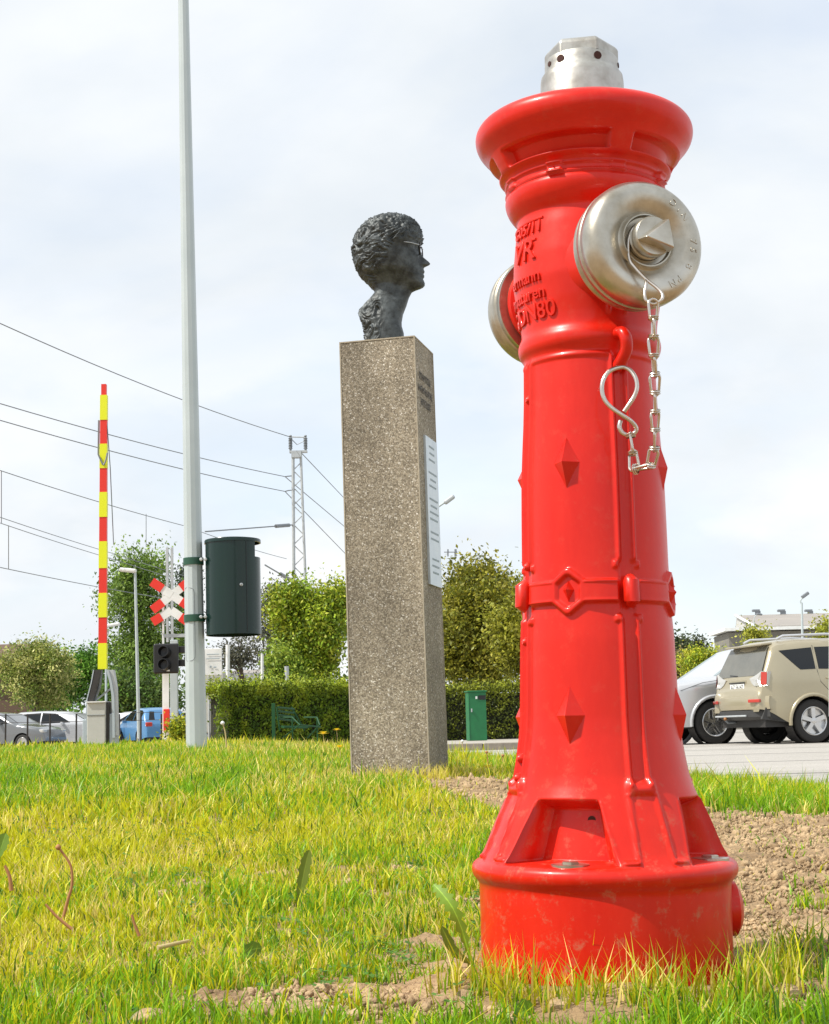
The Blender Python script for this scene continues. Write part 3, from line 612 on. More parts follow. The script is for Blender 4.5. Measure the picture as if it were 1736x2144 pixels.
def chain():
    root = thing('cap_chain', 'steel wire link chain hanging from the silver cap to the red hook of the hydrant', 'chain', P(1367, 600, 1.47))
    bpy.context.view_layer.update()
    def c6(x, y, Y): return P((2350+x/3.5725)*.5235, (1350+y/3.5725)*.5235, Y)
    def c2(x, y, Y): return P((2280+x/3.1)*.5235, (700+y/3.1)*.5235, Y)
    # wire loop round the hub
    Yh = 1.484
    lp = smooth_poly([c2(905, 590, 1.487), c2(790, 660, 1.487), c2(735, 780, 1.487), c2(725, 920, 1.486), c2(745, 1060, 1.484), c2(810, 1150, 1.481), c2(940, 1290, 1.476), c2(1080, 1400, 1.470), c2(1145, 1480, 1.466), c2(1130, 1550, 1.464), c2(1040, 1600, 1.464), c2(950, 1560, 1.464), c2(925, 1470, 1.466), c2(945, 1350, 1.470), c2(935, 1310, 1.474)], 6)
    MB().tube(lp, 0.0017, 8).build('hub_wire', MWIRE, root, smooth=60)
    # S hook
    a = [c6(*p) for p in ((520, 1060, 1.522), (590, 960, 1.521), (660, 850, 1.521), (705, 720, 1.521), (690, 590, 1.523), (620, 480, 1.527), (530, 430, 1.529), (440, 430, 1.527), (330, 470, 1.523), (240, 570, 1.521), (205, 720, 1.519), (240, 880, 1.518), (340, 1000, 1.516), (480, 1100, 1.514), (620, 1195, 1.515), (695, 1290, 1.517), (670, 1365, 1.518), (590, 1395, 1.518), (500, 1365, 1.518), (455, 1280, 1.518), (470, 1190, 1.519))]
    MB().tube(smooth_poly(a, 6), 0.0023, 10).build('spring_hook', MWIRE, root, smooth=60)
    # link path
    def link_me(L=0.0235, w=0.0052, r=0.00125):
        m = MB(); pts = []
        for j in range(20):
            t = 2*PI*j/20; x = w*math.cos(t); z = (L/2-w)*(1 if math.sin(t) >= 0 else -1) + w*math.sin(t)
            pts.append((x*(1.0 if z > 0 else 0.82), 0.0006*math.sin(2*t), z))
        m.tube(pts, r*1.22, 7, closed=True)
        for zz_ in (-L/2+0.0022, -L/2+0.0044):
            m.lathe([(-0.0009, w*0.95), (0, w*1.12), (0.0009, w*0.95)], 12, (0, 0, zz_))
        return m
    path = smooth_poly([c2(1030, 1560, 1.462), c6(945, 200, 1.468), c6(960, 480, 1.475), c6(965, 800, 1.482), c6(965, 1100, 1.488), c6(965, 1400, 1.494), c6(950, 1650, 1.500), c6(930, 1810, 1.505), c6(800, 1880, 1.512), c6(700, 1900, 1.515), c6(650, 1840, 1.518), c6(645, 1650, 1.518), c6(610, 1380, 1.518)], 24)
    d = [0]
    for i in range(1, len(path)): d.append(d[-1]+(path[i]-path[i-1]).length)
    step = 0.0192; nl = int(round(d[-1]/step)); step = d[-1]/nl
    def at(t):
        j = int(np.searchsorted(d, t)); j = min(max(j, 1), len(path)-1); f = (t-d[j-1])/max(1e-9, d[j]-d[j-1]); return path[j-1].lerp(path[j], min(max(f, 0), 1))
    base = link_me(step+0.0034).build('chain_link', MWIRE, None, smooth=60); me = base.data; first = True
    for i in range(nl):
        p0, p1 = at(i*step), at((i+1)*step); dd = (p1-p0).normalized(); u, w, _ = frame(dd)
        ang = (0.2 if i % 2 else PI/2-0.25) + random.uniform(-.35, .35)
        ux = u*math.cos(ang)+w*math.sin(ang); uy = dd.cross(ux)
        mm = Matrix(((ux.x, uy.x, -dd.x, 0), (ux.y, uy.y, -dd.y, 0), (ux.z, uy.z, -dd.z, 0), (0, 0, 0, 1)))
        mm = Matrix.Translation((p0+p1)/2) @ mm
        o = base if first else base.copy()
        if not first: COL.objects.link(o)
        first = False; o.parent = root; o.matrix_parent_inverse = Matrix.Translation(-root.location); o.matrix_basis = mm
chain()

# ------------------------------------------------------------------ pillar
def build_pillar():
    a = 0.257
    c_mid_top = P(868, 702, 4.85); c_mid_bot = P(900, 1624, 4.85)
    al = R(14.2); e1 = Vector((-math.cos(al), math.sin(al), 0)); e2 = Vector((math.sin(al), math.cos(al), 0))   # along left face, along right face
    up = (c_mid_top-c_mid_bot); H = up.z; upn = up/H
    root = thing('stone_pillar', 'square pillar of brown exposed-aggregate concrete with a steel plaque and a bronze head on top', 'pillar', c_mid_bot + (e1+e2)*a/2)
    bpy.context.view_layer.update()
    O = c_mid_bot - upn*0.12
    def pt(s, t, h): return O + e1*s + e2*t + upn*(h+0.12)
    m = MB(); w = 0.004
    # core slightly recessed with narrow smooth cast edges
    def pr(s0, s1, t0, t1, h0, h1):
        return [pt(s, t, h) for h in (h0, h1) for s, t in ((s0, t0), (s1, t0), (s1, t1), (s0, t1))], [(3, 2, 1, 0), (4, 5, 6, 7), (0, 1, 5, 4), (1, 2, 6, 5), (2, 3, 7, 6), (3, 0, 4, 7)]
    MB().add(*pr(0.0015, a-0.0015, 0.0015, a-0.0015, -0.12, H-0.002)).build('shaft', MAGG, root)
    for s0, t0 in ((0, 0), (a-w, 0), (0, a-w), (a-w, a-w)):
        MB().add(*pr(s0, s0+w, t0, t0+w, -0.12, H-w)).build('corner_edge', MEDGE, root)
    MB().add(*pr(0, a, 0, a, H-w, H)).build('top_slab', MEDGE, root)
    # plaque on the right face
    def on_right(t, h, d): return pt(-d, t, h)
    def hpy(py, px=890): # height of pixel row at the face centre
        q = P(px, py, 4.97); return q.z - c_mid_bot.z
    ht, hb = hpy(916), hpy(1226)
    t0, t1 = 0.078, 0.236
    def slab(t0, t1, h0, h1, d0, d1):
        return [on_right(t, h, d) for d in (d0, d1) for t, h in ((t0, h0), (t1, h0), (t1, h1), (t0, h1))], [(3, 2, 1, 0), (4, 5, 6, 7), (0, 1, 5, 4), (1, 2, 6, 5), (2, 3, 7, 6), (3, 0, 4, 7)]
    pl = MB().add(*slab(t0, t1, hb, ht, -0.002, 0.006)).build('plaque', MPLAQ, root)
    rr = random.Random(3); y = ht-0.03; tx = MB()
    rows = [3, 4, 4, 0, 3, 3, 3, 0, 4, 4, 4, 4, 0, 2, 2, 0, 0, 3, 3, 2]
    dy = (ht-hb-0.05)/len(rows)
    for n_ in rows:
        if n_:
            tot = rr.uniform(0.06, 0.11); x = (t0+t1)/2 - tot/2
            while x < (t0+t1)/2+tot/2:
                wd = rr.uniform(0.004, 0.02); tx.add(*slab(x, x+wd, y-0.0032, y+0.0032, 0.006, 0.0066)); x += wd+0.004
        y -= dy
    tx.build('plaque_lettering', MTXT, pl)
    # incised inscription above the plaque
    for k, (py, nn) in enumerate(((795, 9), (822, 11), (848, 8))):
        h = hpy(py); x = 0.125-nn*0.0085; mm = MB()
        for j in range(nn):
            mm.add(*slab(x, x+0.003, h-0.012, h+0.012, 0.0, 0.001)); hh = rr.choice((-0.010, 0.0, 0.010))
            mm.add(*slab(x+0.003, x+0.011, h+hh-0.0015, h+hh+0.0015, 0.0, 0.001)); x += 0.0175
        mm.build('incised_letters', MIRON, root)
    return pt(a/2, a/2, H), upn
PTOP, PUP = build_pillar()

# ------------------------------------------------------------------ bust
def build_bust():
    Yb = PTOP.y; q0 = P((1300+800/3.0636)*.5235, (800+1660/3.0636)*.5235, Yb); dz = (q0-CAM).dot(F_)
    u1 = .1709*dz/FPX; u1 *= 1.0
    fr = np.array([(182, 860), (186, 930), (200, 985), (240, 1090), (300, 1170), (350, 1205), (400, 1225), (450, 1238), (500, 1240), (545, 1230), (565, 1212), (590, 1196), (650, 1194), (700, 1196), (760, 1198), (820, 1205), (870, 1215), (885, 1232), (905, 1240), (930, 1250), (948, 1245), (960, 1230), (975, 1243), (1000, 1244), (1022, 1226), (1045, 1236), (1080, 1248), (1110, 1245), (1132, 1222), (1148, 1185), (1163, 1130), (1185, 1082), (1250, 1045), (1350, 1010), (1450, 965), (1550, 945), (1600, 945), (1690, 968)], float)
    bk = np.array([(182, 858), (186, 790), (200, 720), (250, 600), (300, 520), (380, 440), (430, 410), (500, 380), (600, 357), (700, 362), (800, 385), (900, 420), (980, 475), (1050, 540), (1100, 585), (1140, 615), (1170, 625), (1200, 600), (1260, 545), (1310, 500), (1380, 432), (1420, 425), (1480, 430), (1540, 455), (1600, 470), (1690, 490)], float)
    wd = np.array([(182, 2), (186, 60), (200, 125), (250, 225), (300, 275), (400, 325), (500, 345), (600, 350), (700, 345), (800, 328), (900, 298), (1000, 262), (1080, 215), (1130, 178), (1170, 158), (1250, 158), (1350, 175), (1450, 190), (1600, 215), (1690, 220)], float)
    nose = np.array([(560, 0), (600, 2), (650, 8), (700, 22), (740, 34), (780, 72), (810, 100), (832, 114), (850, 106), (866, 62), (878, 22), (892, 4), (905, 0)], float)
    ny, nph = 240, 220; HOFF = (P((1300+860/3.0636)*.5235, (800+186/3.0636)*.5235, Yb).z - PTOP.z)/u1 - (1672-182)
    ys = np.concatenate([np.linspace(182, 200, 10)[:-1], np.linspace(200, 1690+HOFF, ny-9)]); ph = np.linspace(-PI, PI, nph, endpoint=False)
    Yg, Ph = np.meshgrid(ys, ph, indexing='ij')
    I = lambda T, y: np.interp(y, T[:, 0], T[:, 1])
    cosp = np.cos(Ph); sinp = np.sin(Ph)
    xb = I(bk, Yg); jaw = np.clip(1-cosp, 0, 1)
    base_ = np.array([(182, 860), (186, 930), (200, 985), (240, 1090), (300, 1170), (350, 1205), (400, 1225), (450, 1238), (500, 1240), (545, 1230), (565, 1212), (590, 1196), (700, 1196), (800, 1202), (870, 1212), (930, 1216), (1000, 1218), (1060, 1222), (1105, 1216), (1132, 1200), (1148, 1170), (1163, 1125), (1185, 1082), (1250, 1045), (1350, 1010), (1450, 965), (1550, 945), (1600, 945), (1690, 968)], float)
    yf = Yg + 190*jaw*sst(880, 1000, Yg)*sst(1500, 1200, Yg)
    xf0 = I(fr, Yg); xf1 = I(base_, yf); feat = I(fr, Yg)-I(base_, Yg)
    xf = xf0*sst(1.0, 0.6, jaw)*0 + xf1
    xc = np.where(Yg < 1100, 800, 800-(Yg-1100)*0.12); xc = np.clip(xc, I(bk, Yg)+20, xf0-20)
    w = I(wd, Yg + 85*np.clip(jaw, 0, 1)*sst(900, 1000, Yg)*sst(1175, 1120, Yg))
    ex = 0.85
    X = np.where(cosp >= 0, xc+(np.maximum(xf, xc+10)-xc)*np.sign(cosp)*np.abs(cosp)**ex, xc-(xc-xb)*np.abs(cosp)**ex)
    Lt = w*np.sign(sinp)*np.abs(sinp)**0.88
    # narrow the face toward the front
    front = np.clip((X-xc)/(xf0-xc+1), 0, 1); Lt *= 1-0.22*front*sst(560, 700, Yg)*sst(1250, 1100, Yg)
    X += I(nose, Yg)*np.exp(-(Lt/(28+18*sst(760, 850, Yg)))**2)*(cosp > 0)
    face = (cosp > 0)
    X += feat*np.exp(-(Lt/np.where(Yg > 1035, 95, 62))**2)*face
    X -= 30*np.exp(-((np.abs(Lt)-105)/50)**2-((Yg-655)/38)**2)*face          # eye sockets
    X += 12*np.exp(-((np.abs(Lt)-105)/28)**2-((Yg-660)/16)**2)*face          # eyeballs
    X += 10*np.exp(-((np.abs(Lt)-150)/60)**2-((Yg-780)/60)**2)*face          # cheek
    # lips taper away sideways
    # hair
    hairline = 880 - 330*sst(620, 480, Yg) * 1.0
    hl = np.where(Yg < 560, 2000, np.interp(Yg, [560, 600, 700, 800, 900, 1000, 1100, 1150], [1120, 960, 900, 860, 800, 720, 660, 620]))
    hair = sst(0, 40, hl - X)*sst(1165, 1120, Yg)
    coat_ = sst(1230, 1300, Yg)*sst(60, -60, X-(700+0*Yg))
    co = np.stack([X, Lt, Yg], -1).reshape(-1, 3)
    nz = np.zeros(len(co)); hm = np.maximum(hair, coat_).ravel(); idx = np.nonzero(hm > 0.01)[0]
    for i_ in idx:
        x, l, y = co[i_]; th = math.atan2(y-620, x-820)
        a = mnoise.noise(Vector((th*9+0.9*math.sin(y*.012), l*0.016, (y-x*0.25)*0.006)))
        wv = 1.1*mnoise.noise(Vector((x*0.006, l*0.006, y*0.006+2)))
        ra = math.hypot(x-1010, (y-330)*0.9); th2 = math.atan2(y-330, x-1010)
        b = mnoise.noise(Vector(((th2+wv*0.6)*7.0, ra*0.0065, l*0.009+5)))
        c = mnoise.noise(Vector(((th2+wv*0.6)*19, ra*0.017, l*0.022+9)))
        nz[i_] = (1-abs(b)*3.0)*22 + (1-abs(c)*3)*6 + a*12
    # displacement along outward normal (approx radial)
    nx_ = (co[:, 0]-xc.ravel()); nl = co[:, 1]; nyv = np.where(co[:, 2] < 620, (co[:, 2]-620)*0.8, 0); ln = np.sqrt(nx_**2+nl**2+nyv**2)+1e-6
    D = (hm*(nz*1.0-13))
    co[:, 0] += nx_/ln*D; co[:, 1] += nl/ln*D; co[:, 2] += nyv/ln*D
    base = Vector(PTOP); rot = R(-6)
    cX = 820.0
    fx = Vector((math.cos(rot), math.sin(rot), 0)); fy = Vector((-math.sin(rot), math.cos(rot), 0))
    cpx = P((1300+690/3.0636)*.5235, (800+1660/3.0636)*.5235, Yb)
    cpx = Vector((cpx.x, Yb, PTOP.z))
    lean = Vector((-0.012, 0, 0))
    def W3(x, l, y):
        h = (1672+HOFF-y)*u1; return cpx + fx*((x-690)*u1) + fy*(l*u1) + Vector((0, 0, 1))*h + Vector((-0.002, 0, 0))*(h/0.4)
    V = np.array([W3(*p) for p in co.tolist()]) ; k = len(ys)
    i = np.arange((k-1)*nph); r = i//nph; c = i % nph; c2 = (c+1) % nph
    fac = np.stack([r*nph+c, r*nph+c2, (r+1)*nph+c2, (r+1)*nph+c], 1)
    root = thing('bronze_bust', 'dark bronze bust of a short-haired person in round glasses, in profile on the pillar', 'bust', cpx)
    bpy.context.view_layer.update()
    link('head', mesh_np('head', V, fac, True), MBRONZE, root)
    top = np.array([W3(860, 0, 180)]); 
    for sgn in (-1, 1):
        pts = []
        for j in range(22):
            t = 2*PI*j/22; pts.append(W3(1212+10*math.cos(t)-abs(30*math.cos(t))*0.2, sgn*(100+68*math.cos(t)), 665+78*math.sin(t)))
        MB().tube(pts, 0.0021, 7, closed=True).build('spectacle_rim', MIRON, root, smooth=60)
        MB().tube([W3(1208, sgn*166, 640), W3(1120, sgn*235, 630), W3(1000, sgn*292, 624), W3(900, sgn*318, 620)], 0.0016, 6).build('spectacle_temple', MGALV, root, smooth=60)
    MB().tube([W3(1222, -34, 650), W3(1236, 0, 645), W3(1222, 34, 650)], 0.0016, 6).build('spectacle_bridge', MSTEELD, root, smooth=60)
build_bust()

# ------------------------------------------------------------------ flagpole with litter bin
def build_flagpole():
    b = P(412, 1560, 8.6); t = P(384, 0, 8.6); b.z -= 0.1
    d = t-b; top = b+d*1.75
    root = thing('flagpole', 'tall tapered pale grey pole carrying the dark green litter bin', 'pole', b); bpy.context.view_layer.update()
    n = 24; pts = [b.lerp(top, k/n) for k in range(n+1)]
    r0 = 22.0*8.6/3200; L = d.length; rt = 11.2*((t-CAM).dot(F_))/3200
    rs = [r0+(rt-r0)*(k/n*1.75) for k in range(n+1)]; rs = [max(r, 0.018) for r in rs]
    MB().tube(pts, rs, 12).build('shaft', MPOLE, root, smooth=20)
    def on(py, px=None): return P(412-28*(1560-py)/1560 if px is None else px, py, 8.6)
    # inspection hatch facing the camera
    pts = []
    c = on(1308); 
    for (dx, dy) in ((-15, 76), (-6, 76), (1, 72), (3, 60), (3, 0), (3, -60), (1, -72), (-6, -76), (-15, -76), (-17, -66), (-17, 0), (-17, 66)):
        q = on(1308+dy); x_ = dx*8.6/3200; rl = r0+(rt-r0)*(1560-1308-dy)/1560-0.001; pts.append(q + Vector((x_, -math.sqrt(max(rl*rl-x_*x_, 1e-6)), 0)))
    MB().tube(smooth_poly(pts, 4, True), 0.0016, 6, closed=True).build('inspection_hatch', MSTEELD, root, smooth=60)
    for py in (1176, 1295):
        q = on(py); rr = r0*(1-(1560-py)/1560*0.42)+0.002
        MB().lathe([(-0.02, rr-0.004), (-0.02, rr+0.003), (0.02, rr+0.003), (0.02, rr-0.004)], 28, q, d).build('clamp_band', MBAND, root, smooth=30)
    return on
ON = build_flagpole()
def build_pole_bin():
    c = P(490, 1330, 8.6); tp = P(487, 1130, 8.6); up = (tp-c).normalized(); Rb = 57.5*8.6/3200; H = (tp-c).length
    root = thing('litter_bin', 'dark green cylindrical litter bin clamped to the grey pole', 'litter bin', c); bpy.context.view_layer.update()
    # shell with an opening on the right below the lid
    m = MB(); n = 48; rows = [0, 0.012, H*0.80, H*0.965]; az = lambda j: 2*PI*j/n
    u = Vector((1, 0, 0)); u = (u-up*u.dot(up)).normalized(); w = up.cross(u)
    def pt(j, h, r): a = az(j); return c+up*h+(u*math.cos(a)+w*math.sin(a))*r
    vs = []; 
    for h in rows:
        for j in range(n): vs.append(pt(j, h, Rb))
    fs = []
    for i in range(3):
        for j in range(n):
            if i == 2 and (j <= 7 or j >= n-4): continue
            fs.append((i*n+j, i*n+(j+1) % n, (i+1)*n+(j+1) % n, (i+1)*n+j))
    m.add(vs, fs)
    m.lathe([(0.0, Rb), (0.001, Rb-0.006), (0.02, Rb-0.006), (0.02, 0.001)], n, c, up)
    m.lathe([(0.0, Rb-0.004), (H*0.8, Rb-0.004)], n, c, up)
    m.build('shell', MBINDG, root, smooth=40, fix=False)
    MB().lathe([(H*0.958, Rb-0.003), (H*0.958, Rb+0.005), (H*0.985, Rb+0.005), (H*0.995, Rb+0.002), (H*1.01, Rb*0.7), (H*1.02, 0.001)], n, c, up).build('lid', MBINDG, root, smooth=30)
    # door seam & lock on the front
    sx = 0.09
    seam = [c+up*h+Vector((sx, -math.sqrt(Rb**2-sx**2)-0.0012, 0)) for h in (0.01, H*0.95)]
    MB().tube(seam, 0.0016, 6).build('door_seam', MBLACK, root)
    lk = c+up*(H*0.5)+Vector((0.062, -math.sqrt(Rb**2-0.062**2)-0.004, 0))
    MB().lathe([(0, 0.009), (0.004, 0.009), (0.005, 0.006), (0.006, 0)], 16, lk, (0.4, -1, 0)).build('lock', MGALV, root, smooth=40)
    MB().box(lk+Vector((0, -0.005, -0.002)), (0.003, 0.002, 0.012)).build('keyhole', MBLACK, root)
    for py in (1172, 1292):
        q = P(439, py, 8.6)
        MB().box(q+Vector((0.004, 0.0, 0)), (0.040, 0.09, 0.085), bev=0.004).build('bracket', MBLACK, root)
        for dx in (-0.028, -0.004):
            bq = P(433, py, 8.54)+Vector((dx, -0.02, 0.0)); MB().lathe([(0, 0.010), (0.012, 0.010), (0.014, 0.006), (0.014, 0)], 6, bq, (0, -1, 0)).build('bolt', MGALV, root)
build_pole_bin()

# ------------------------------------------------------------------ level crossing barrier
def rib(z0, z1, q0, q1): pass
def build_barrier():
    Y = 18.0; s = Y/3200
    b = P(212, 1562, Y)
    root = thing('crossing_barrier', 'raised red and yellow striped level crossing barrier with grey drive cabinet', 'level crossing barrier', b); bpy.context.view_layer.update()
    ys = [1401, 1347, 1293, 1242, 1190, 1134, 1083, 1031, 981, 930, 880, 828, 805]
    def axx(py): return 218 + (215-218)*(py-805)/(1401-805)
    for i in range(len(ys)-1):
        a, c = P(axx(ys[i]), ys[i], Y), P(axx(ys[i+1]), ys[i+1], Y); wa = 18-3.5*i/12; wb = 18-3.5*(i+1)/12
        if i == 11: wa = wb = 11
        yel = (i % 2 == 0) and i != 11; m = MB(); vs = []
        k = 1.0 if yel else 0.94
        for p_, w_ in ((a, wa), (c, wb)):
            h = w_*s/2*k; t = 0.035 if yel else 0.03
            for dx, dy in ((-h, -t), (h, -t), (h, t), (-h, t)): vs.append(p_+Vector((dx, dy, 0)))
        m.add(vs, [(3, 2, 1, 0), (4, 5, 6, 7), (0, 1, 5, 4), (1, 2, 6, 5), (2, 3, 7, 6), (3, 0, 4, 7)]); m.build('boom_stripe', MYEL if yel else MREDR, root)
    MB().tube([P(207, 880, Y), P(206, 952, Y)], 0.012, 6).build('boom_rod', MSTEELD, root)
    MB().tube([P(224, 884, Y), P(231, 980, Y), P(238, 1140, Y)], 0.006, 5).build('stay_wire', MSTEELD, root)
    MB().tube(smooth_poly([P(206, 952, Y-.05), P(213, 968, Y-.05), P(217, 973, Y-.05), P(222, 962, Y-.05), P(225, 948, Y-.05)], 4), 0.010, 6).build('boom_clip', MSTEELD, root)
    # forked counterweight arms
    for pts, w_, mm in (([(205, 1403), (200, 1430), (191, 1465), (190, 1500)], 11, MIRON), ([(199, 1403), (194, 1430), (185, 1465), (184, 1540)], 4, MBLUEG), ([(227, 1403), (234, 1430), (239, 1462), (240, 1545)], 5, MBLUEG), ([(234, 1403), (240, 1440), (243, 1540)], 10, MGALV)):
        for q in range(1):
            m = MB(); vs = []
            for px, py in pts:
                p_ = P(px, py, Y-0.02*len(pts)); h = w_*s/2
                for dx, dy in ((-h, -0.06), (h, -0.06), (h, 0.06), (-h, 0.06)): vs.append(p_+Vector((dx, dy, 0)))
            fs = [(3, 2, 1, 0)] + [(4*i+j, 4*i+(j+1) % 4, 4*i+4+(j+1) % 4, 4*i+4+j) for i in range(len(pts)-1) for j in range(4)] + [tuple(4*(len(pts)-1)+j for j in range(4))]
            m.add(vs, fs); m.build('support_arm', mm, root)
    MB().tube([P(212, 1403, Y), P(208, 1440, Y), P(196, 1470, Y)], 0.02, 6).build('drive_rod', MSTEELD, root)
    MB().tube([P(234, 1440, Y), P(198, 1468, Y)], 0.012, 6).build('brace', MGALV, root)
    # cabinet
    c = P(207, 1520, Y)
    cab = MB().box(c, (38*s, 0.30, 96*s), bev=0.01).build('cabinet', MGREYP, root)
    MB().box(c+Vector((0, -0.153, 22*s)), (37*s, 0.006, 1.2*s)).build('cabinet_seam', MSTEELD, cab)
    MB().box(c+Vector((0, -0.01, 49*s)), (40*s, 0.33, 2.5*s)).build('cabinet_lid', MWHITE, cab)
    MB().box(P(229.5, 1520, Y), (6*s, 0.22, 98*s)).build('side_cover', MIRON, root)
    MB().box(P(239, 1530, Y), (14*s, 0.2, 70*s), bev=0.01).build('base_plate', MBLUEG, root)
    MB().box(P(182, 1535, Y), (11*s, 0.2, 56*s), bev=0.01).build('base_plate', MBLUEG, root)
build_barrier()

# ------------------------------------------------------------------ crossbuck, signal
def board(m, c, L, w, ang, t=0.02, off=0.0):
    rot = Matrix.Rotation(-ang, 3, 'Y'); m.box(c + rot @ Vector((off, 0, 0)), (L, t, w), rot=rot); return m
def build_crossbuck():
    Y = 28.0; s = Y/3200
    b = P(349, 1562, Y)
    root = thing('crossbuck_sign', 'red and white railway crossing cross on a white post with a red band', 'road sign', b); bpy.context.view_layer.update()
    post = MB().box(P(349, 1480, Y), (10*s, 0.05, 165*s)).build('post', MWHITE, root)
    MB().box(P(349, 1508, Y-0.05), (13*s, 0.04, 46*s), bev=0.01).build('red_band', MREDR, post)
    MB().box(P(342, 1390, Y), (4*s, 0.04, 330*s)).build('side_rail', MWHITE, root)
    for (cx, cy, dirs) in ((360, 1246, (R(37), R(-35), R(180+37), R(180-35))), (359, 1278, (R(180+31), R(-36)))):
        c = P(cx, cy, Y-0.10)
        for a in dirs:
            up_ = math.sin(a) > 0
            L1 = 24*s; L2 = 27*s if cy < 1270 else 22*s; w = 17*s
            rot = Matrix.Rotation(-a, 3, 'Y')
            MB().box(c+rot @ Vector((L1/2, 0, 0))+Vector((0, -0.002*random.random()-0.002*dirs.index(a), 0)), (L1, 0.02, w), rot=rot).build('white_board', MWHITE, root)
            MB().box(c+rot @ Vector((L1+L2/2, -0.012, 0)), (L2, 0.03, w+1.5*s), rot=rot).build('red_board', MREDR, root)
    MB().box(P(365, 1331, Y), (45*s, 0.05, 7*s)).build('cross_arm', MGALV, root)
    # signal head
    sg = MB().box(P(348, 1379, Y-0.2), (52*s, 0.06, 62*s), bev=0.09).build('signal_backboard', MBLACK, root)
    for py in (1366, 1393):
        c = P(346, py, Y-0.24)
        MB().lathe([(0, 12*s), (0.14, 11.5*s), (0.14, 10.5*s), (0.01, 9.5*s), (0.0, 0.001)], 20, c, (-0.15, -1, 0.12)).build('lamp_hood', MBLACK, sg, smooth=40)
    MB().box(P(352, 1404, Y-0.25), (7*s, 0.02, 3*s)).build('signal_tag', MWHITE, sg)
    for py in (1360, 1388): MB().box(P(383, py, Y-0.05), (26*s, 0.08, 14*s), bev=0.01).build('signal_bracket', MBLACK, root)
    # second wide mast just behind
    mb = thing('signal_mast', 'wide pale grey steel mast directly behind the railway crossing cross', 'mast', P(363, 1560, Y+1.5)); bpy.context.view_layer.update()
    MB().box(P(365, 1450, Y+1.5), (16*s, 0.12, 230*s), bev=0.01).build('mast_box', MPOLE, mb)
    for px in (349, 359): MB().box(P(px+1.5, 1245, Y+1.5), (5*s, 0.06, 210*s)).build('mast_rail', MGALV, mb)
    for k in range(9): 
        a, c = P(350+9*(k % 2), 1150+22*k, Y+1.5), P(359-9*(k % 2), 1172+22*k, Y+1.5); MB().tube([a, c], 0.008, 5).build('lacing_bar', MGALV, mb)
build_crossbuck()

# ------------------------------------------------------------------ catenary mast & wires
def build_mast():
    Y = 50.0; s = Y/3200
    root = thing('catenary_mast', 'grey lattice railway mast with insulators rising behind the yellow-green tree', 'mast', P(625, 1560, Y)); bpy.context.view_layer.update()
    def L(py): return 613.5 + (618.5-613.5)*(py-945)/(1250-945)*0.4
    def Rr(py): return 629.5 + (641-629.5)*(py-945)/(1250-945)
    bp = 1560
    MB().tube([P(L(945), 945, Y), P(L(bp), bp, Y)], 0.055, 8).build('mast_leg', MGALV, root)
    MB().tube([P(Rr(945), 945, Y), P(Rr(bp), bp, Y)], 0.045, 8).build('mast_leg', MGALV, root)
    y = 968; k = 0
    while y < 1500:
        dy = 17+ (y-968)*0.03
        a = P(L(y) if k % 2 else Rr(y), y, Y); c = P(Rr(y+dy) if k % 2 else L(y+dy), y+dy, Y); MB().tube([a, c], 0.018, 5).build('lacing_bar', MGALV, root); y += dy; k += 1
    MB().box(P(621, 952, Y), (21*s, 0.25, 14*s)).build('head_plate', MGALV, root)
    MB().box(P(625, 946, Y), (38*s, 0.2, 4*s)).build('cross_arm', MGALV, root)
    for px in (608.5, 640):
        c = P(px, 944, Y); prof = [(0, 0.03)]
        for k in range(7): prof += [(0.06+k*0.055, 0.045), (0.085+k*0.055, 0.075)]
        prof += [(0.46, 0.03), (0.50, 0.05), (0.53, 0.04)]
        MB().lathe(prof, 12, c, (0, 0, 1)).build('insulator', MSTEELD, root)
    MB().tube([P(606, 914.5, Y), P(642, 915.5, Y)], 0.022, 6).build('top_bar', MGALV, root)
    MB().tube([P(609, 918, Y), P(622, 931, Y), P(638, 923, Y)], 0.014, 5).build('jumper_wire', MSTEELD, root)
    for (a, c, ins) in (((430, 1113), (613, 1099), (574, 604)), ((555, 1183), (613, 1217), (586, 606))):
        p0, p1 = P(*a, Y-6), P(*c, Y); MB().tube([p0, p1], 0.022, 6).build('cantilever_tube', MSTEELD, root)
        t0 = (ins[0]-a[0])/(c[0]-a[0]); t1 = (ins[1]-a[0])/(c[0]-a[0]); MB().tube([p0.lerp(p1, t0), p0.lerp(p1, t1)], 0.062, 10).build('insulator', MSTEELD, root)
    for py, pw in ((996, 998), (1026, 1029)):
        MB().tube([P(613, py, Y), P(603, py+1, Y), P(597, pw, Y)], 0.02, 5).build('wire_clamp', MSTEELD, root)
build_mast()
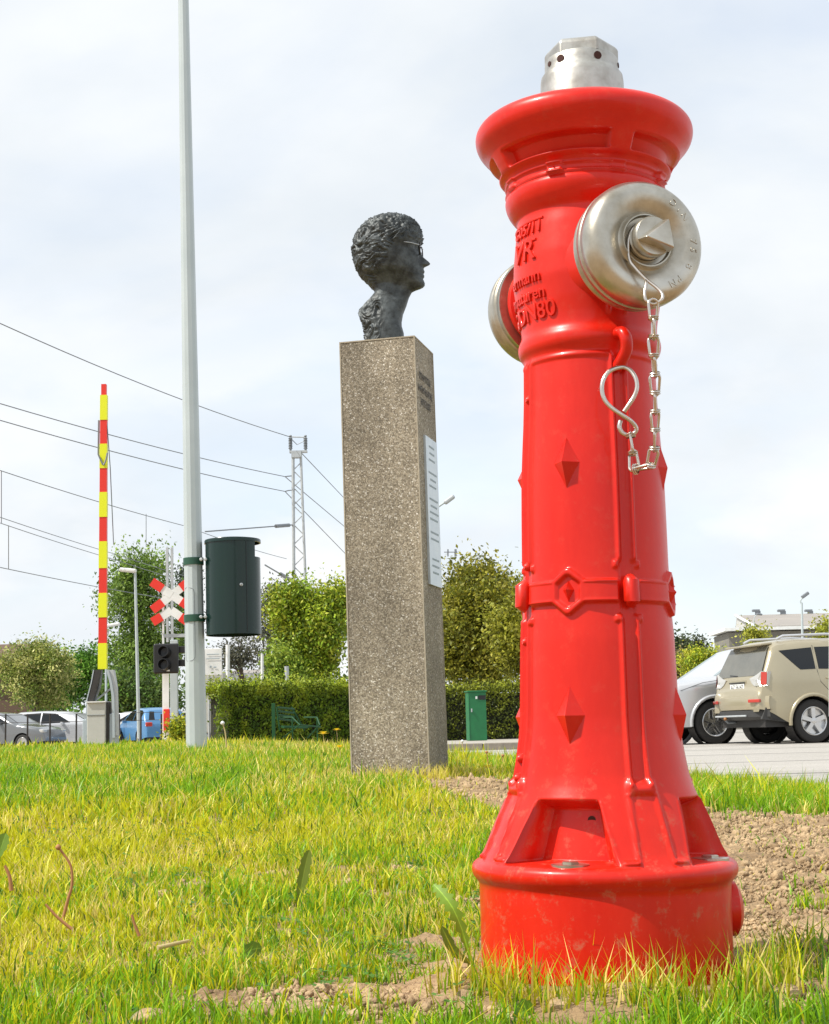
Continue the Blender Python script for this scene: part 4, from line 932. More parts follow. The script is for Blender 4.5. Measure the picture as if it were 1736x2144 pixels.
def wires():
    def wire(label, pts, r=0.014, sag=0.0):
        P3 = []
        for (a, b) in zip(pts[:-1], pts[1:]):
            p0, p1 = P(*a), P(*b)
            for k in range(12): t = k/12; q = p0.lerp(p1, t); q.z -= sag*4*t*(1-t)*(p1-p0).length*0.01; P3.append(q)
        P3.append(P(*pts[-1]))
        o = MB().tube(P3, r, 5).build('overhead_wire', MSTEELD, None, loc=P3[0]); tag(o, label, 'wire', 'overhead railway wires')
        return P3
    wire('topmost overhead wire sloping down to the two insulators on the lattice mast', [(-260, 560, 30), (0, 677, 36), (605, 914, 50)], 0.014, 1.0)
    wire('upper of the two overhead wires clamped to the left side of the lattice mast', [(-260, 765, 31), (0, 845, 37), (597, 998, 50)], 0.014, 0.7)
    wire('lower of the two overhead wires clamped to the left side of the lattice mast', [(-260, 800, 31), (0, 880, 37), (597, 1029, 50)], 0.014, 0.7)
    wire('carrier wire passing behind the striped barrier above the hanging dropper wires', [(-260, 910, 33), (0, 985, 38), (390, 1102, 48), (600, 1170, 60)], 0.012, 0.5)
    wire('upper wire of the close pair crossing low behind the striped barrier', [(-260, 1010, 34), (0, 1083, 40), (240, 1160, 50), (420, 1215, 62)], 0.011, 0.2)
    wire('lower wire of the close pair crossing low behind the striped barrier', [(-260, 1022, 34), (0, 1095, 40), (240, 1172, 50), (420, 1226, 62)], 0.011, 0.2)
    wire('lowest overhead contact wire reaching the left tree tops', [(-260, 1130, 34), (0, 1188, 40), (200, 1228, 48), (420, 1265, 60)], 0.012, 0.1)
    wire('guy wire running down right from the top of the lattice mast', [(628, 945, 50), (718, 1040, 64), (870, 1200, 110)], 0.016)
    wire('upper slanting wire between lattice mast and stone pillar', [(597, 998, 50), (722, 1103, 66), (870, 1228, 112)], 0.016)
    wire('lower slanting wire between lattice mast and stone pillar', [(597, 1029, 50), (722, 1158, 66), (870, 1300, 112)], 0.016)
    for lab, a, b in (('short dropper wire hanging at the left picture edge', (3, 986, 38), (3, 1095, 38.2)), ('dropper wire hanging above the tall poplar', (306, 1076, 45.6), (306, 1145, 45.6)), ('lower dropper wire joining the contact wire at the far left', (18, 1100, 40), (18, 1191, 40.4))):
        tag(MB().tube([P(*a), P(*b)], 0.011, 5).build('dropper_wire', MSTEELD, None), lab, 'wire', 'dropper wires')
wires()

# ------------------------------------------------------------------ street lamps and slim poles
def lamp(label, base, top, head, Y, r=0.06, head_sz=(0.55, 0.22, 0.11), arm=None, headm=None, tilt=0.1):
    root = thing('street_lamp', label, 'street lamp', P(*base, Y), 'street lamps in the distance'); bpy.context.view_layer.update()
    MB().tube([P(*base, Y), P(*top, Y)], [r, r*0.7], 10).build('post', MPOLE, root, smooth=40)
    if arm: MB().tube(smooth_poly([P(x, y, Y) for x, y in arm], 4), r*0.55, 8).build('arm', MPOLE, root, smooth=40)
    rot = Matrix.Rotation(tilt, 3, 'Y')
    MB().box(P(*head, Y), head_sz, rot=rot, bev=0.04).build('lamp_head', headm or MWHITE, root)
lamp('white single-head street lamp on a slim post in front of the tall poplar', (291, 1545), (283, 1200), (268, 1194), 50, 0.06, (0.55, 0.2, 0.13), tilt=0.12)
lamp('low white street lamp head just right of the striped barrier', (222, 1545), (222, 1312), (238, 1308), 60, 0.05, (0.5, 0.2, 0.12), tilt=-0.15)
lamp('street lamp whose head pokes out right of the stone pillar', (912, 1530), (914, 1062), (941, 1046), 42, 0.055, (0.34, 0.18, 0.12), arm=[(914, 1064), (922, 1058), (934, 1050)], headm=MGALV, tilt=-0.62)
lamp('curved double street lamp above the roof of the beige car', (1682, 1420), (1679, 1262), (1686, 1246), 75, 0.07, (0.42, 0.2, 0.16), arm=[(1679, 1264), (1676, 1258), (1682, 1250)], headm=MSTEELD, tilt=-0.6)
lamp('thin arched lamp in front of the warehouse roof', (1580, 1400), (1579, 1300), (1590, 1286), 78, 0.04, (0.3, 0.16, 0.1), arm=[(1579, 1302), (1580, 1292), (1586, 1287)], headm=MSTEELD, tilt=0.2)
def pole(name, label, cat, px, y0, y1, Y, r, m, px1=None, group=None):
    a = P(px, y0, Y); o = MB().tube([a, P(px if px1 is None else px1, y1, Y)], r, 10).build(name, m, None, smooth=40, loc=a); return tag(o, label, cat, group)
pole('white_flagstaff', 'thin white flagstaff at the very right edge of the picture', 'flagstaff', 1741, 1500, 930, 14.0, 0.022, MWHITE)
pole('steel_post', 'pale steel post beside the white notice board behind the hedge', 'post', 477, 1545, 1350, 36, 0.05, MWHITE, group='posts behind the hedge')
pole('steel_post', 'thin steel post left of the yellow-green tree behind the hedge', 'post', 549, 1545, 1370, 36, 0.035, MWHITE, group='posts behind the hedge')
pole('steel_post', 'bent-looking steel post inside the yellow-green tree', 'post', 607, 1545, 1395, 35, 0.05, MGALV, 600, group='posts behind the hedge')
# notice board
def notice():
    Y = 34; s = Y/3200; root = thing('notice_board', 'white notice board with small print partly hidden behind the grey pole', 'notice board', P(445, 1545, Y)); bpy.context.view_layer.update()
    bd = MB().box(P(444, 1386, Y), (42*s, 0.03, 56*s), bev=0.01).build('board', MWHITE, root)
    tx = MB()
    for k, (py, w) in enumerate(((1370, 26), (1379, 28))): tx.box(P(446, py, Y-0.03), (w*s, 0.004, 1.6*s))
    tx.box(P(441, 1396, Y-0.03), (3.5*s, 0.004, 4*s)); tx.box(P(450, 1397, Y-0.03), (6*s, 0.004, 2.4*s)); tx.build('printed_lines', MTXT, bd)
    MB().tube([P(438, 1550, Y+.1), P(438, 1370, Y+.1)], 0.03, 8).build('post', MGALV, root)
    MB().tube([P(452, 1550, Y+.1), P(440, 1420, Y+.1)], 0.02, 8).build('brace', MGALV, root)
    tag(MB().box(P(450, 1470, Y+1.2), (44*s, 0.4, 130*s), bev=0.02).build('relay_cabinet', MGREYP, None), 'pale grey cabinet standing behind the notice board', 'cabinet')
notice()

# ------------------------------------------------------------------ foliage
def leaf_quads(C, size, up=0.3):
    n = len(C); d = rng.normal(size=(n, 3)); d /= np.linalg.norm(d, axis=1)[:, None]; nn = rng.normal(size=(n, 3)); nn[:, 2] += up
    a = np.cross(nn, d); a /= np.linalg.norm(a, axis=1)[:, None]+1e-9
    L = (size*rng.uniform(0.6, 1.35, n))[:, None]; Wd = L*rng.uniform(0.35, 0.6, n)[:, None]
    V = np.stack([C-d*L*0.5, C+a*Wd*0.5, C+d*L*0.5, C-a*Wd*0.5], 1).reshape(-1, 3)
    return V, np.arange(4*n).reshape(-1, 4)
def crown_points(blobs, n, shell=0.35):
    B = np.array(blobs, float); vol = (B[:, 3]*B[:, 4]*B[:, 5])**0.72; ch = rng.choice(len(B), n, p=vol/vol.sum()); b = B[ch]
    d = rng.normal(size=(n, 3)); d /= np.linalg.norm(d, axis=1)[:, None]; r = rng.uniform(0, 1, n)**shell
    return b[:, :3]+d*r[:, None]*b[:, 3:6], ch
def foliage(name, blobs, n, size, cols, parent=None, sub=2.5, nclump=None, shell=0.35, flat=0.0):
    """blobs define volume; leaves gather in small clumps scattered through it"""
    nclump = nclump or max(30, n//28)
    cc, ch = crown_points(blobs, nclump, shell)
    pick = rng.integers(0, nclump, n); cr_ = size*sub*rng.uniform(0.6, 1.7, nclump)
    off = rng.normal(size=(n, 3))*0.55; C = cc[pick]+off*cr_[pick][:, None]; n = len(C)
    V, Fq = leaf_quads(C, size, 0.9)
    cols = np.array(cols); ci = rng.integers(0, len(cols), nclump)[pick]; cl = rng.uniform(0.55, 1.4, nclump)[pick][:, None]; base = cols[ci]*rng.uniform(0.8, 1.25, (n, 1))*cl
    me = mesh_np(name, V, Fq); set_col(me, np.repeat(base, 4, 0)); return me
def tree(name, label, x0, x1, ytop, ybot, Y, cols, n, size, base_py=1545, trunk_px=None, shape='round', group=None, depth=None, trunk_r=0.12, nb=16, cat='tree', shell=0.4, trunk=True, sub=2.5):
    cxp = (x0+x1)/2; a, b = P(x0, (ytop+ybot)/2, Y), P(x1, (ytop+ybot)/2, Y); top, bot = P(cxp, ytop, Y), P(cxp, ybot, Y)
    hw = (b-a).length/2; hh = (top-bot).length/2; c = (top+bot)/2; dp = depth or hw
    base = P(trunk_px or cxp, base_py, Y); base.z = min(base.z, 0.0 + float(Gz(base.x, base.y)))
    root = thing(name, label, cat, base, group); bpy.context.view_layer.update()
    blobs = []; rr = random.Random(hash(label) % 1000 if False else int(x0*7+ytop))
    for k in range(nb):
        while True:
            u, v, w = rr.uniform(-1, 1), rr.uniform(-1, 1), rr.uniform(-1, 1)
            if u*u+v*v+w*w < 1: break
        if shape == 'cone': u *= (1-w)/2+0.15; v *= (1-w)/2+0.15
        if shape == 'tall': u *= 0.9; 
        br = rr.uniform(0.30, 0.50); n_ = 1
        blobs.append((c.x+u*hw*(1-br*0.55), c.y+v*dp*(1-br*.55), c.z+w*hh*(1-br*0.55), hw*br, dp*br, min(hw, hh)*br*(1.3 if shape == 'tall' else 1.0)))
    me = foliage('crown', blobs, int(n*2.0), size*(1.05 if shell < 0.9 else 1.0), np.array(cols)*1.5, shell=shell, sub=sub); link('crown', me, MLEAF, root)
    if trunk:
        pts = [base, base.lerp(c, 0.4)+Vector((rr.uniform(-.1, .1), 0, 0)), base.lerp(c, 0.85), c.lerp(top, 0.5)]
        MB().tube(smooth_poly(pts, 3), [trunk_r*(1-0.85*k/9) for k in range(10)], 8).build('trunk', MBARK, root, smooth=60)
        for k, bl in enumerate(blobs[:9]):
            t = rr.uniform(0.45, 1.0); st = base.lerp(c, t); e = Vector(bl[:3]); mid = st.lerp(e, 0.5)+Vector((0, 0, -0.05*hh))
            MB().tube([st, mid, e], [trunk_r*0.4, trunk_r*0.25, trunk_r*0.08], 5).build('limb', MBARK, root, smooth=60)
    return root
GY = [(0.30, 0.32, 0.02), (0.20, 0.26, 0.02), (0.36, 0.35, 0.03), (0.09, 0.14, 0.015)]      # yellow green
GG = [(0.07, 0.15, 0.02), (0.11, 0.20, 0.03), (0.05, 0.10, 0.015)]
GD = [(0.035, 0.065, 0.015), (0.055, 0.09, 0.02), (0.09, 0.13, 0.02)]
tree('crab_apple_tree', 'pale yellowish round tree at the far left above the parked cars', -25, 182, 1345, 1492, 66, [(0.26, 0.27, 0.07), (0.17, 0.21, 0.04), (0.34, 0.33, 0.12), (0.09, 0.13, 0.02)], 11000, 0.13, base_py=1530, trunk_px=82, trunk_r=0.16)
tree('garden_tree', 'mid green bushy tree rising behind the pale round tree', 60, 215, 1322, 1485, 76, [(0.08, 0.19, 0.025), (0.13, 0.26, 0.03), (0.05, 0.11, 0.015)], 9000, 0.17, base_py=1530, trunk_r=0.15)
tree('poplar_tree', 'tall loose poplar with a broad crown behind the striped barrier and cross', 182, 395, 1138, 1490, 80, [(0.12, 0.19, 0.035), (0.19, 0.27, 0.05), (0.07, 0.12, 0.02)], 15000, 0.18, base_py=1540, trunk_px=300, shape='tall', trunk_r=0.28, nb=34, shell=0.6, sub=2.8)
tree('thorn_bush', 'dark shrubs under the poplar behind the white parked cars', 175, 400, 1395, 1530, 72, GD+[(0.07, 0.14, 0.02)], 8000, 0.17, base_py=1535, nb=14, cat='shrub', trunk=False)
tree('spruce_tree', 'thin dark spruce tip showing left of the grey pole', 372, 412, 1148, 1420, 85, [(0.03, 0.05, 0.025), (0.05, 0.07, 0.04)], 2600, 0.2, base_py=1540, shape='cone', nb=18, trunk_r=0.12, shell=0.9)
tree('birch_tree', 'thin half-bare grey birch behind the dark green litter bin', 525, 612, 1180, 1440, 62, [(0.08, 0.085, 0.06), (0.055, 0.06, 0.045), (0.11, 0.12, 0.07)], 2600, 0.12, base_py=1545, trunk_px=545, trunk_r=0.14, nb=18, shell=1.0)
tree('birch_tree', 'dark thin-trunked tree below the dark green litter bin', 440, 560, 1330, 1400, 56, [(0.05, 0.055, 0.04), (0.08, 0.08, 0.05)], 1300, 0.12, base_py=1545, trunk_px=531, trunk_r=0.11, nb=12, shell=1.0)
tree('maple_tree', 'sunlit yellow-green maple left of the stone pillar, beyond the hedge', 572, 745, 1188, 1450, 38, [(0.24, 0.30, 0.02), (0.17, 0.25, 0.02), (0.28, 0.30, 0.03), (0.10, 0.15, 0.015)], 22000, 0.10, base_py=1545, trunk_px=690, trunk_r=0.09, nb=26)
tree('young_maple', 'low bright green young tree between birch and yellow-green maple', 545, 640, 1345, 1470, 37, [(0.17, 0.26, 0.03), (0.24, 0.30, 0.04), (0.08, 0.14, 0.02)], 5000, 0.08, base_py=1545, trunk_r=0.04)
tree('hornbeam_tree', 'large rounded dense tree between stone pillar and hydrant', 885, 1150, 1158, 1500, 45, [(0.22, 0.21, 0.02), (0.15, 0.16, 0.02), (0.09, 0.10, 0.012), (0.24, 0.22, 0.03)], 34000, 0.13, base_py=1535, trunk_r=0.2, nb=32)
tree('golden_tree', 'golden-green lower tree peeking out left of the hydrant', 1030, 1190, 1215, 1440, 41, [(0.27, 0.26, 0.03), (0.20, 0.21, 0.02), (0.13, 0.14, 0.02)], 13000, 0.11, base_py=1535, trunk_r=0.1, nb=22)
tree('pine_tree', 'dark pine just right of the hydrant on the horizon', 1385, 1450, 1338, 1420, 110, [(0.035, 0.05, 0.02), (0.06, 0.07, 0.03)], 3500, 0.28, base_py=1530, trunk_r=0.2)
tree('pine_tree', 'small dark pine standing up above the yellow bush by the silver car', 1437, 1476, 1335, 1410, 112, [(0.03, 0.04, 0.02), (0.05, 0.06, 0.03)], 2200, 0.25, base_py=1530, trunk_r=0.2)
tree('rusty_bush', 'brownish shrubs between hydrant and silver car', 1380, 1450, 1375, 1440, 60, [(0.17, 0.13, 0.05), (0.12, 0.13, 0.04), (0.22, 0.18, 0.07)], 3500, 0.12, base_py=1530, cat='shrub', trunk=False)
tree('yellow_bush', 'yellow-green bush above the bonnet of the silver car', 1428, 1520, 1353, 1425, 58, GY, 5000, 0.11, base_py=1530, cat='shrub', trunk_r=0.06)
tree('street_tree', 'small golden tree in front of the warehouse gable', 1560, 1605, 1316, 1348, 60, [(0.26, 0.26, 0.03), (0.17, 0.19, 0.02)], 700, 0.12, base_py=1520, trunk_r=0.05)
tree('street_tree', 'small golden tree above the roof of the beige car at the right edge', 1700, 1780, 1296, 1345, 60, [(0.26, 0.26, 0.03), (0.17, 0.19, 0.02)], 1500, 0.12, base_py=1520, trunk_r=0.05)
def far_trees():
    root = tag(link('far_woods', foliage('far_woods', [(x, 170+rng.uniform(-8, 8), 2.0, 14, 8, rng.uniform(4, 7.5)) for x in np.arange(-190, 190, 11)], 26000, 0.75, GD+GG, sub=2.0), MLEAF), 'dark line of distant woods along the horizon', 'woods', kind='stuff')
far_trees()
def hedge(name, label, p0, p1, h, dp, n, size, cols, z0):
    p0 = Vector(p0); p1 = Vector(p1); d = p1-p0; L = d.length; d.normalize(); w = Vector((-d.y, d.x, 0))
    root = thing(name, label, 'hedge', (p0.x, p0.y, z0)); bpy.context.view_layer.update()
    t = rng.uniform(0, L, n); face = rng.uniform(0, 1, n)
    u = np.where(face < 0.5, -dp/2+rng.exponential(0.07, n), rng.uniform(-dp/2, dp/2, n)); v = np.where(face < 0.5, rng.uniform(0.03, 1, n)*h, h-rng.exponential(0.07, n))
    bumps = 0.10*(fbm(t*1.3, v*1.7, 41, 3)-0.5)*2; u = u+np.where(face < .5, bumps, 0); v = v+np.where(face >= .5, bumps*0.8, 0) + rng.normal(0, 0.02, n)
    C = np.stack([p0.x+d.x*t+w.x*u, p0.y+d.y*t+w.y*u, z0+np.maximum(v, 0.02)], 1)
    ks = n//9; ts = rng.uniform(0, L, ks); us = rng.uniform(-dp/2, dp/2, ks); vs_ = h+rng.exponential(0.055, ks)+0.05*fbm(ts*3, us, 43, 2)
    C = np.concatenate([C, np.stack([p0.x+d.x*ts+w.x*us, p0.y+d.y*ts+w.y*us, z0+vs_], 1)]); t = np.concatenate([t, ts]); u = np.concatenate([u, us]); v = np.concatenate([v, vs_]); n = len(t)
    V, Fq = leaf_quads(C, size, 0.2); cols = np.array(cols); ci = np.clip((fbm(t*5, v*5+u*3, 77, 3)*len(cols)*1.3-0.4).astype(int), 0, len(cols)-1)
    top = np.clip((v/h-0.75)*4, 0, 1)[:, None]
    base = cols[ci]*rng.uniform(0.7, 1.3, (n, 1))
    young = np.array([0.42, 0.46, 0.04]); base = base*(1-0.6*top*(rng.uniform(0, 1, (n, 1)) < 0.6)) + young*0.6*top*(rng.uniform(0, 1, (n, 1)) < 0.6)
    me = mesh_np('leaves', V, Fq); set_col(me, np.repeat(base, 4, 0)); link('leaves', me, MLEAF, root)
    core = MB().box((p0+p1)/2*1.0+Vector((0, 0, 0)), (L-0.6, dp*0.72, h*0.86), rot=Matrix(((d.x, w.x, 0), (d.y, w.y, 0), (0, 0, 1)))); 
    core.v = [(x, y, z-(p0.z+p1.z)/2+z0+h*0.43) for x, y, z in core.v]; core.build('shade_core', mat('hedge_shade_dark', (0.02, 0.022, 0.012), 0.9), root)  # plain dark box inside the leaves, painted as the hedge's shaded interior
HC = [(0.06, 0.12, 0.012), (0.12, 0.20, 0.015), (0.20, 0.29, 0.02), (0.31, 0.38, 0.03)]
a, b = P(432, 1545, 31), P(748, 1545, 33)
hedge('clipped_hedge', 'clipped green hedge behind the bench, between grey pole and stone pillar', (a.x, a.y, 0), (b.x, b.y, 0), 1.25, 1.1, 26000, 0.062, HC, 0.12)
a, b = P(900, 1545, 39), P(1300, 1540, 39)
hedge('clipped_hedge', 'clipped hedge behind the green metal bin, between pillar and hydrant', (a.x, a.y, 0), (b.x, b.y, 0), 1.32, 1.0, 16000, 0.075, [(0.06, 0.08, 0.015), (0.13, 0.16, 0.02), (0.24, 0.27, 0.03)], 0.11)
a, b = P(-120, 1545, 75), P(420, 1545, 78)
hedge('tree_shade_hedge', 'added dark hedge standing in for tree shade behind the parked cars on the left', (a.x, a.y, 0), (b.x, b.y, 0), 1.3, 1.0, 14000, 0.13, [(0.03, 0.05, 0.012), (0.06, 0.09, 0.02), (0.08, 0.10, 0.03)], 0.0)  # hedge added to give the dark shade under the left trees
tree('low_shrub', 'low yellow-green shrub beside the foot of the crossing cross', 362, 392, 1515, 1560, 24, GY, 1800, 0.05, base_py=1565, cat='shrub', trunk=False, nb=8)

# ------------------------------------------------------------------ buildings
def warehouse():
    Y = 92.0; root = thing('warehouse', 'long low building with pale gable and grey roof behind the beige car', 'building', P(1640, 1520, Y)); bpy.context.view_layer.update()
    def q(px, py, y=Y): return P(px, py, y)
    g0, g1, g2 = q(1538, 1327), q(1543, 1288), q(1583, 1327)
    zt = q(1600, 1287, Y+7).z; ze = q(1600, 1311).z; zf = q(1600, 1326).z; x1 = q(1900, 1287).x; xr = q(1543, 1287, Y+7).x; xe = q(1583, 1311).x; xk = q(1536, 1311, Y+14).x; x0 = q(1521, 1311).x
    MB().prism([(xr, Y+7, zt), (x1, Y+7, zt), (x1, Y, ze), (xe, Y, ze)], (0, 0, -0.12), (0, 0, 0)).prism([(xr, Y+7.01, zt), (x1, Y+7.01, zt), (x1, Y+14, ze), (xk, Y+14, ze)], (0, 0, -0.12), (0, 0, 0)).build('roof', MROOF, root)
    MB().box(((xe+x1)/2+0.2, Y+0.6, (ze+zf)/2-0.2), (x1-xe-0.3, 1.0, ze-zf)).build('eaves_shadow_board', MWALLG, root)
    MB().prism([(xr, Y+7, zt-.13), (xe, Y+.1, ze-.13), (xe, Y+.1, -0.5), (xk, Y+14, -0.5), (xk, Y+14, ze-.13)], (0, 0, 0), (0.2, 0, 0)).build('gable_wall', MWALLW, root)
    MB().tube([(xr-0.1, Y+7, zt), (xe-0.1, Y-0.1, ze)], 0.09, 6).build('barge_board', MWHITE, root)
    MB().box(((x0+x1)/2, Y-1.5, zf+0.05), (x1-x0+1.8, 5, 0.18)).build('canopy_edge', MWHITE, root)
    MB().box(((x0+x1)/2, Y-1.3, (zf-0.5)/2), (x1-x0+1.2, 4.4, zf+0.3)).build('lower_wall', MWALLG, root)
    for px in (1587, 1640, 1697):
        c = q(px, 1285, Y+7); MB().box(c, (0.3, 0.3, 0.35)).build('roof_vent', MSTEELD, root); MB().box(c+Vector((-0.12, 0, 0.2)), (0.45, 0.35, 0.14)).build('vent_cowl', MSTEELD, root)
warehouse()
def shed():
    Y = 90; root = thing('distant_house', 'pale house roof seen under the litter bin beyond the hedge', 'building', P(520, 1530, Y)); bpy.context.view_layer.update()
    MB().box(P(500, 1475, Y), (4.0, 6, 3.4)).build('wall', MWALLW, root)
    a = P(470, 1440, Y); MB().add([a+Vector((0, -3.3, 0)), a+Vector((3.4, -3.3, 0.1)), a+Vector((3.4, 3, 1.2)), a+Vector((0, 3, 1.1))], [(0, 1, 2, 3)]).build('roof', MROOF, root)
    r2 = thing('brown_house', 'brown-walled house at the far left behind the pale round tree', 'building', P(0, 1530, 84)); bpy.context.view_layer.update()
    w_ = MB().box(P(-30, 1468, 84), (6, 5, 3.6)).build('wall', MWALLB, r2)
    a = P(-40, 1402, 84); MB().prism([a+Vector((-3.3, -3, 0)), a+Vector((3.3, -3, 0)), a+Vector((3.3, 0, 1.2)), a+Vector((-3.3, 0, 1.2))], (0, 0, 0), (0, 0, 0.15)).build('roof', MWALLB, r2)
shed()
tag(MB().tube([P(938, 1165, 60), P(938, 1150, 60)], 0.03, 5).tube([P(954, 1165, 60), P(954, 1150, 60)], 0.05, 5).tube([P(930, 1156, 60), P(958, 1156, 60)], 0.02, 5).build('rooftop_aerial', MSTEELD, None), 'small aerial mast poking out of the tree top right of the pillar', 'aerial')

# ------------------------------------------------------------------ green bin, bench, fence
def green_bin():
    Y = 35.5; s = Y/3200; c = P(997, 1498, Y); zb = 0.112
    ht = P(997, 1449, Y).z
    root = thing('waste_bin', 'tall green square metal bin standing on the sidewalk before the hedge', 'bin', (c.x, Y, zb)); bpy.context.view_layer.update()
    root_rot = Matrix.Rotation(R(8), 3, 'Z'); wv = 37*s; H = ht-zb
    MB().box((c.x, Y, zb+H/2), (wv, 0.42, H), rot=root_rot, bev=0.01).build('housing', MGREEN, root)
    MB().box((c.x, Y, zb+H+0.012), (wv+0.05, 0.48, 0.03), rot=root_rot, bev=0.008).build('lid', MGREEN, root)
    f = root_rot @ Vector((0, -0.213, 0)); e = root_rot @ Vector((1, 0, 0))
    MB().box(Vector((c.x, Y, zb+H*0.88))+f+e*0.11, (0.17, 0.012, 0.10), rot=root_rot).build('slot', MBLACK, root)
    MB().box(Vector((c.x, Y, zb+H*0.88))+f*1.03+e*-0.02, (0.04, 0.012, 0.06), rot=root_rot).build('sticker', MWHITE, root)
    MB().box(Vector((c.x, Y, zb+H*0.62))+f*1.05-e*0.14, (0.025, 0.05, 0.08), rot=root_rot, bev=0.004).build('handle', MGALV, root)
    MB().box(Vector((c.x, Y, zb+H*0.48))+f-e*0.19, (0.006, 0.006, H*0.9), rot=root_rot).build('door_seam', MBAND, root)
green_bin()
def bench():
    Y = 27.0; root = thing('garden_bench', 'green metal garden bench with slatted seat in front of the hedge', 'bench', P(600, 1545, Y)); bpy.context.view_layer.update()
    zt = P(600, 1478, Y).z
    q = lambda px, py, dy=0: P(px, py, Y+dy)
    MB().box((q(574, 1512).x, Y-0.1, q(574, 1512).z-.05), (7*Y/3200, 0.06, 0.75), bev=0.005).build('end_post', MBENCH, root)
    for k, py in enumerate((1481, 1489, 1497, 1505)):
        a, b = q(581, py, 0.0), q(616, py+4, 0.55); MB().tube([a, b], 0.02, 6).build('back_slat', MBENCH, root)
    for k in range(4):
        a, b = q(588+k*2, 1521+k*0.6, -0.1*k), q(650-k*3, 1521+k, 0.45-0.1*k); MB().tube([a, b], 0.018, 6).build('seat_slat', MBENCH, root)
    for off, dy in ((0, 0.0), (52, 0.55)):
        MB().tube([q(579+off*.6, 1480, dy), q(586+off, 1530, dy)], 0.016, 6).build('back_frame', MBENCH, root)
        MB().tube([q(585+off, 1502, dy), q(612+off, 1502, dy-.2), q(628+off*0.8, 1518, dy-.3)], 0.014, 6).build('armrest', MBENCH, root)
        MB().tube([q(612+off, 1502, dy-.2), q(613+off, 1552, dy-.2)], 0.014, 6).build('leg', MBENCH, root)
        MB().tube([q(628+off*.8, 1518, dy-.3), q(592+off, 1545, dy)], 0.012, 6).build('leg_brace', MBENCH, root)
    MB().tube([q(628, 1518, -.3), q(671, 1522, .25)], 0.016, 6).build('front_rail', MBENCH, root)
bench()
def lot_fence():
    Y = 47; root = thing('wire_fence', 'low black post-and-wire fence in front of the parked cars on the left', 'fence', P(150, 1545, Y)); bpy.context.view_layer.update()
    for px in (-38, 12, 58, 105, 160, 205, 250, 295, 338, 385):
        a = P(px, 1495, Y); MB().tube([a, (a.x, Y, -0.05)], 0.028, 6).build('fence_post', MIRON, root)
    for py in (1499, 1515):
        MB().tube([P(-60, py, Y), P(400, py-9, Y)], 0.008, 5).build('fence_wire', MIRON, root)
lot_fence()

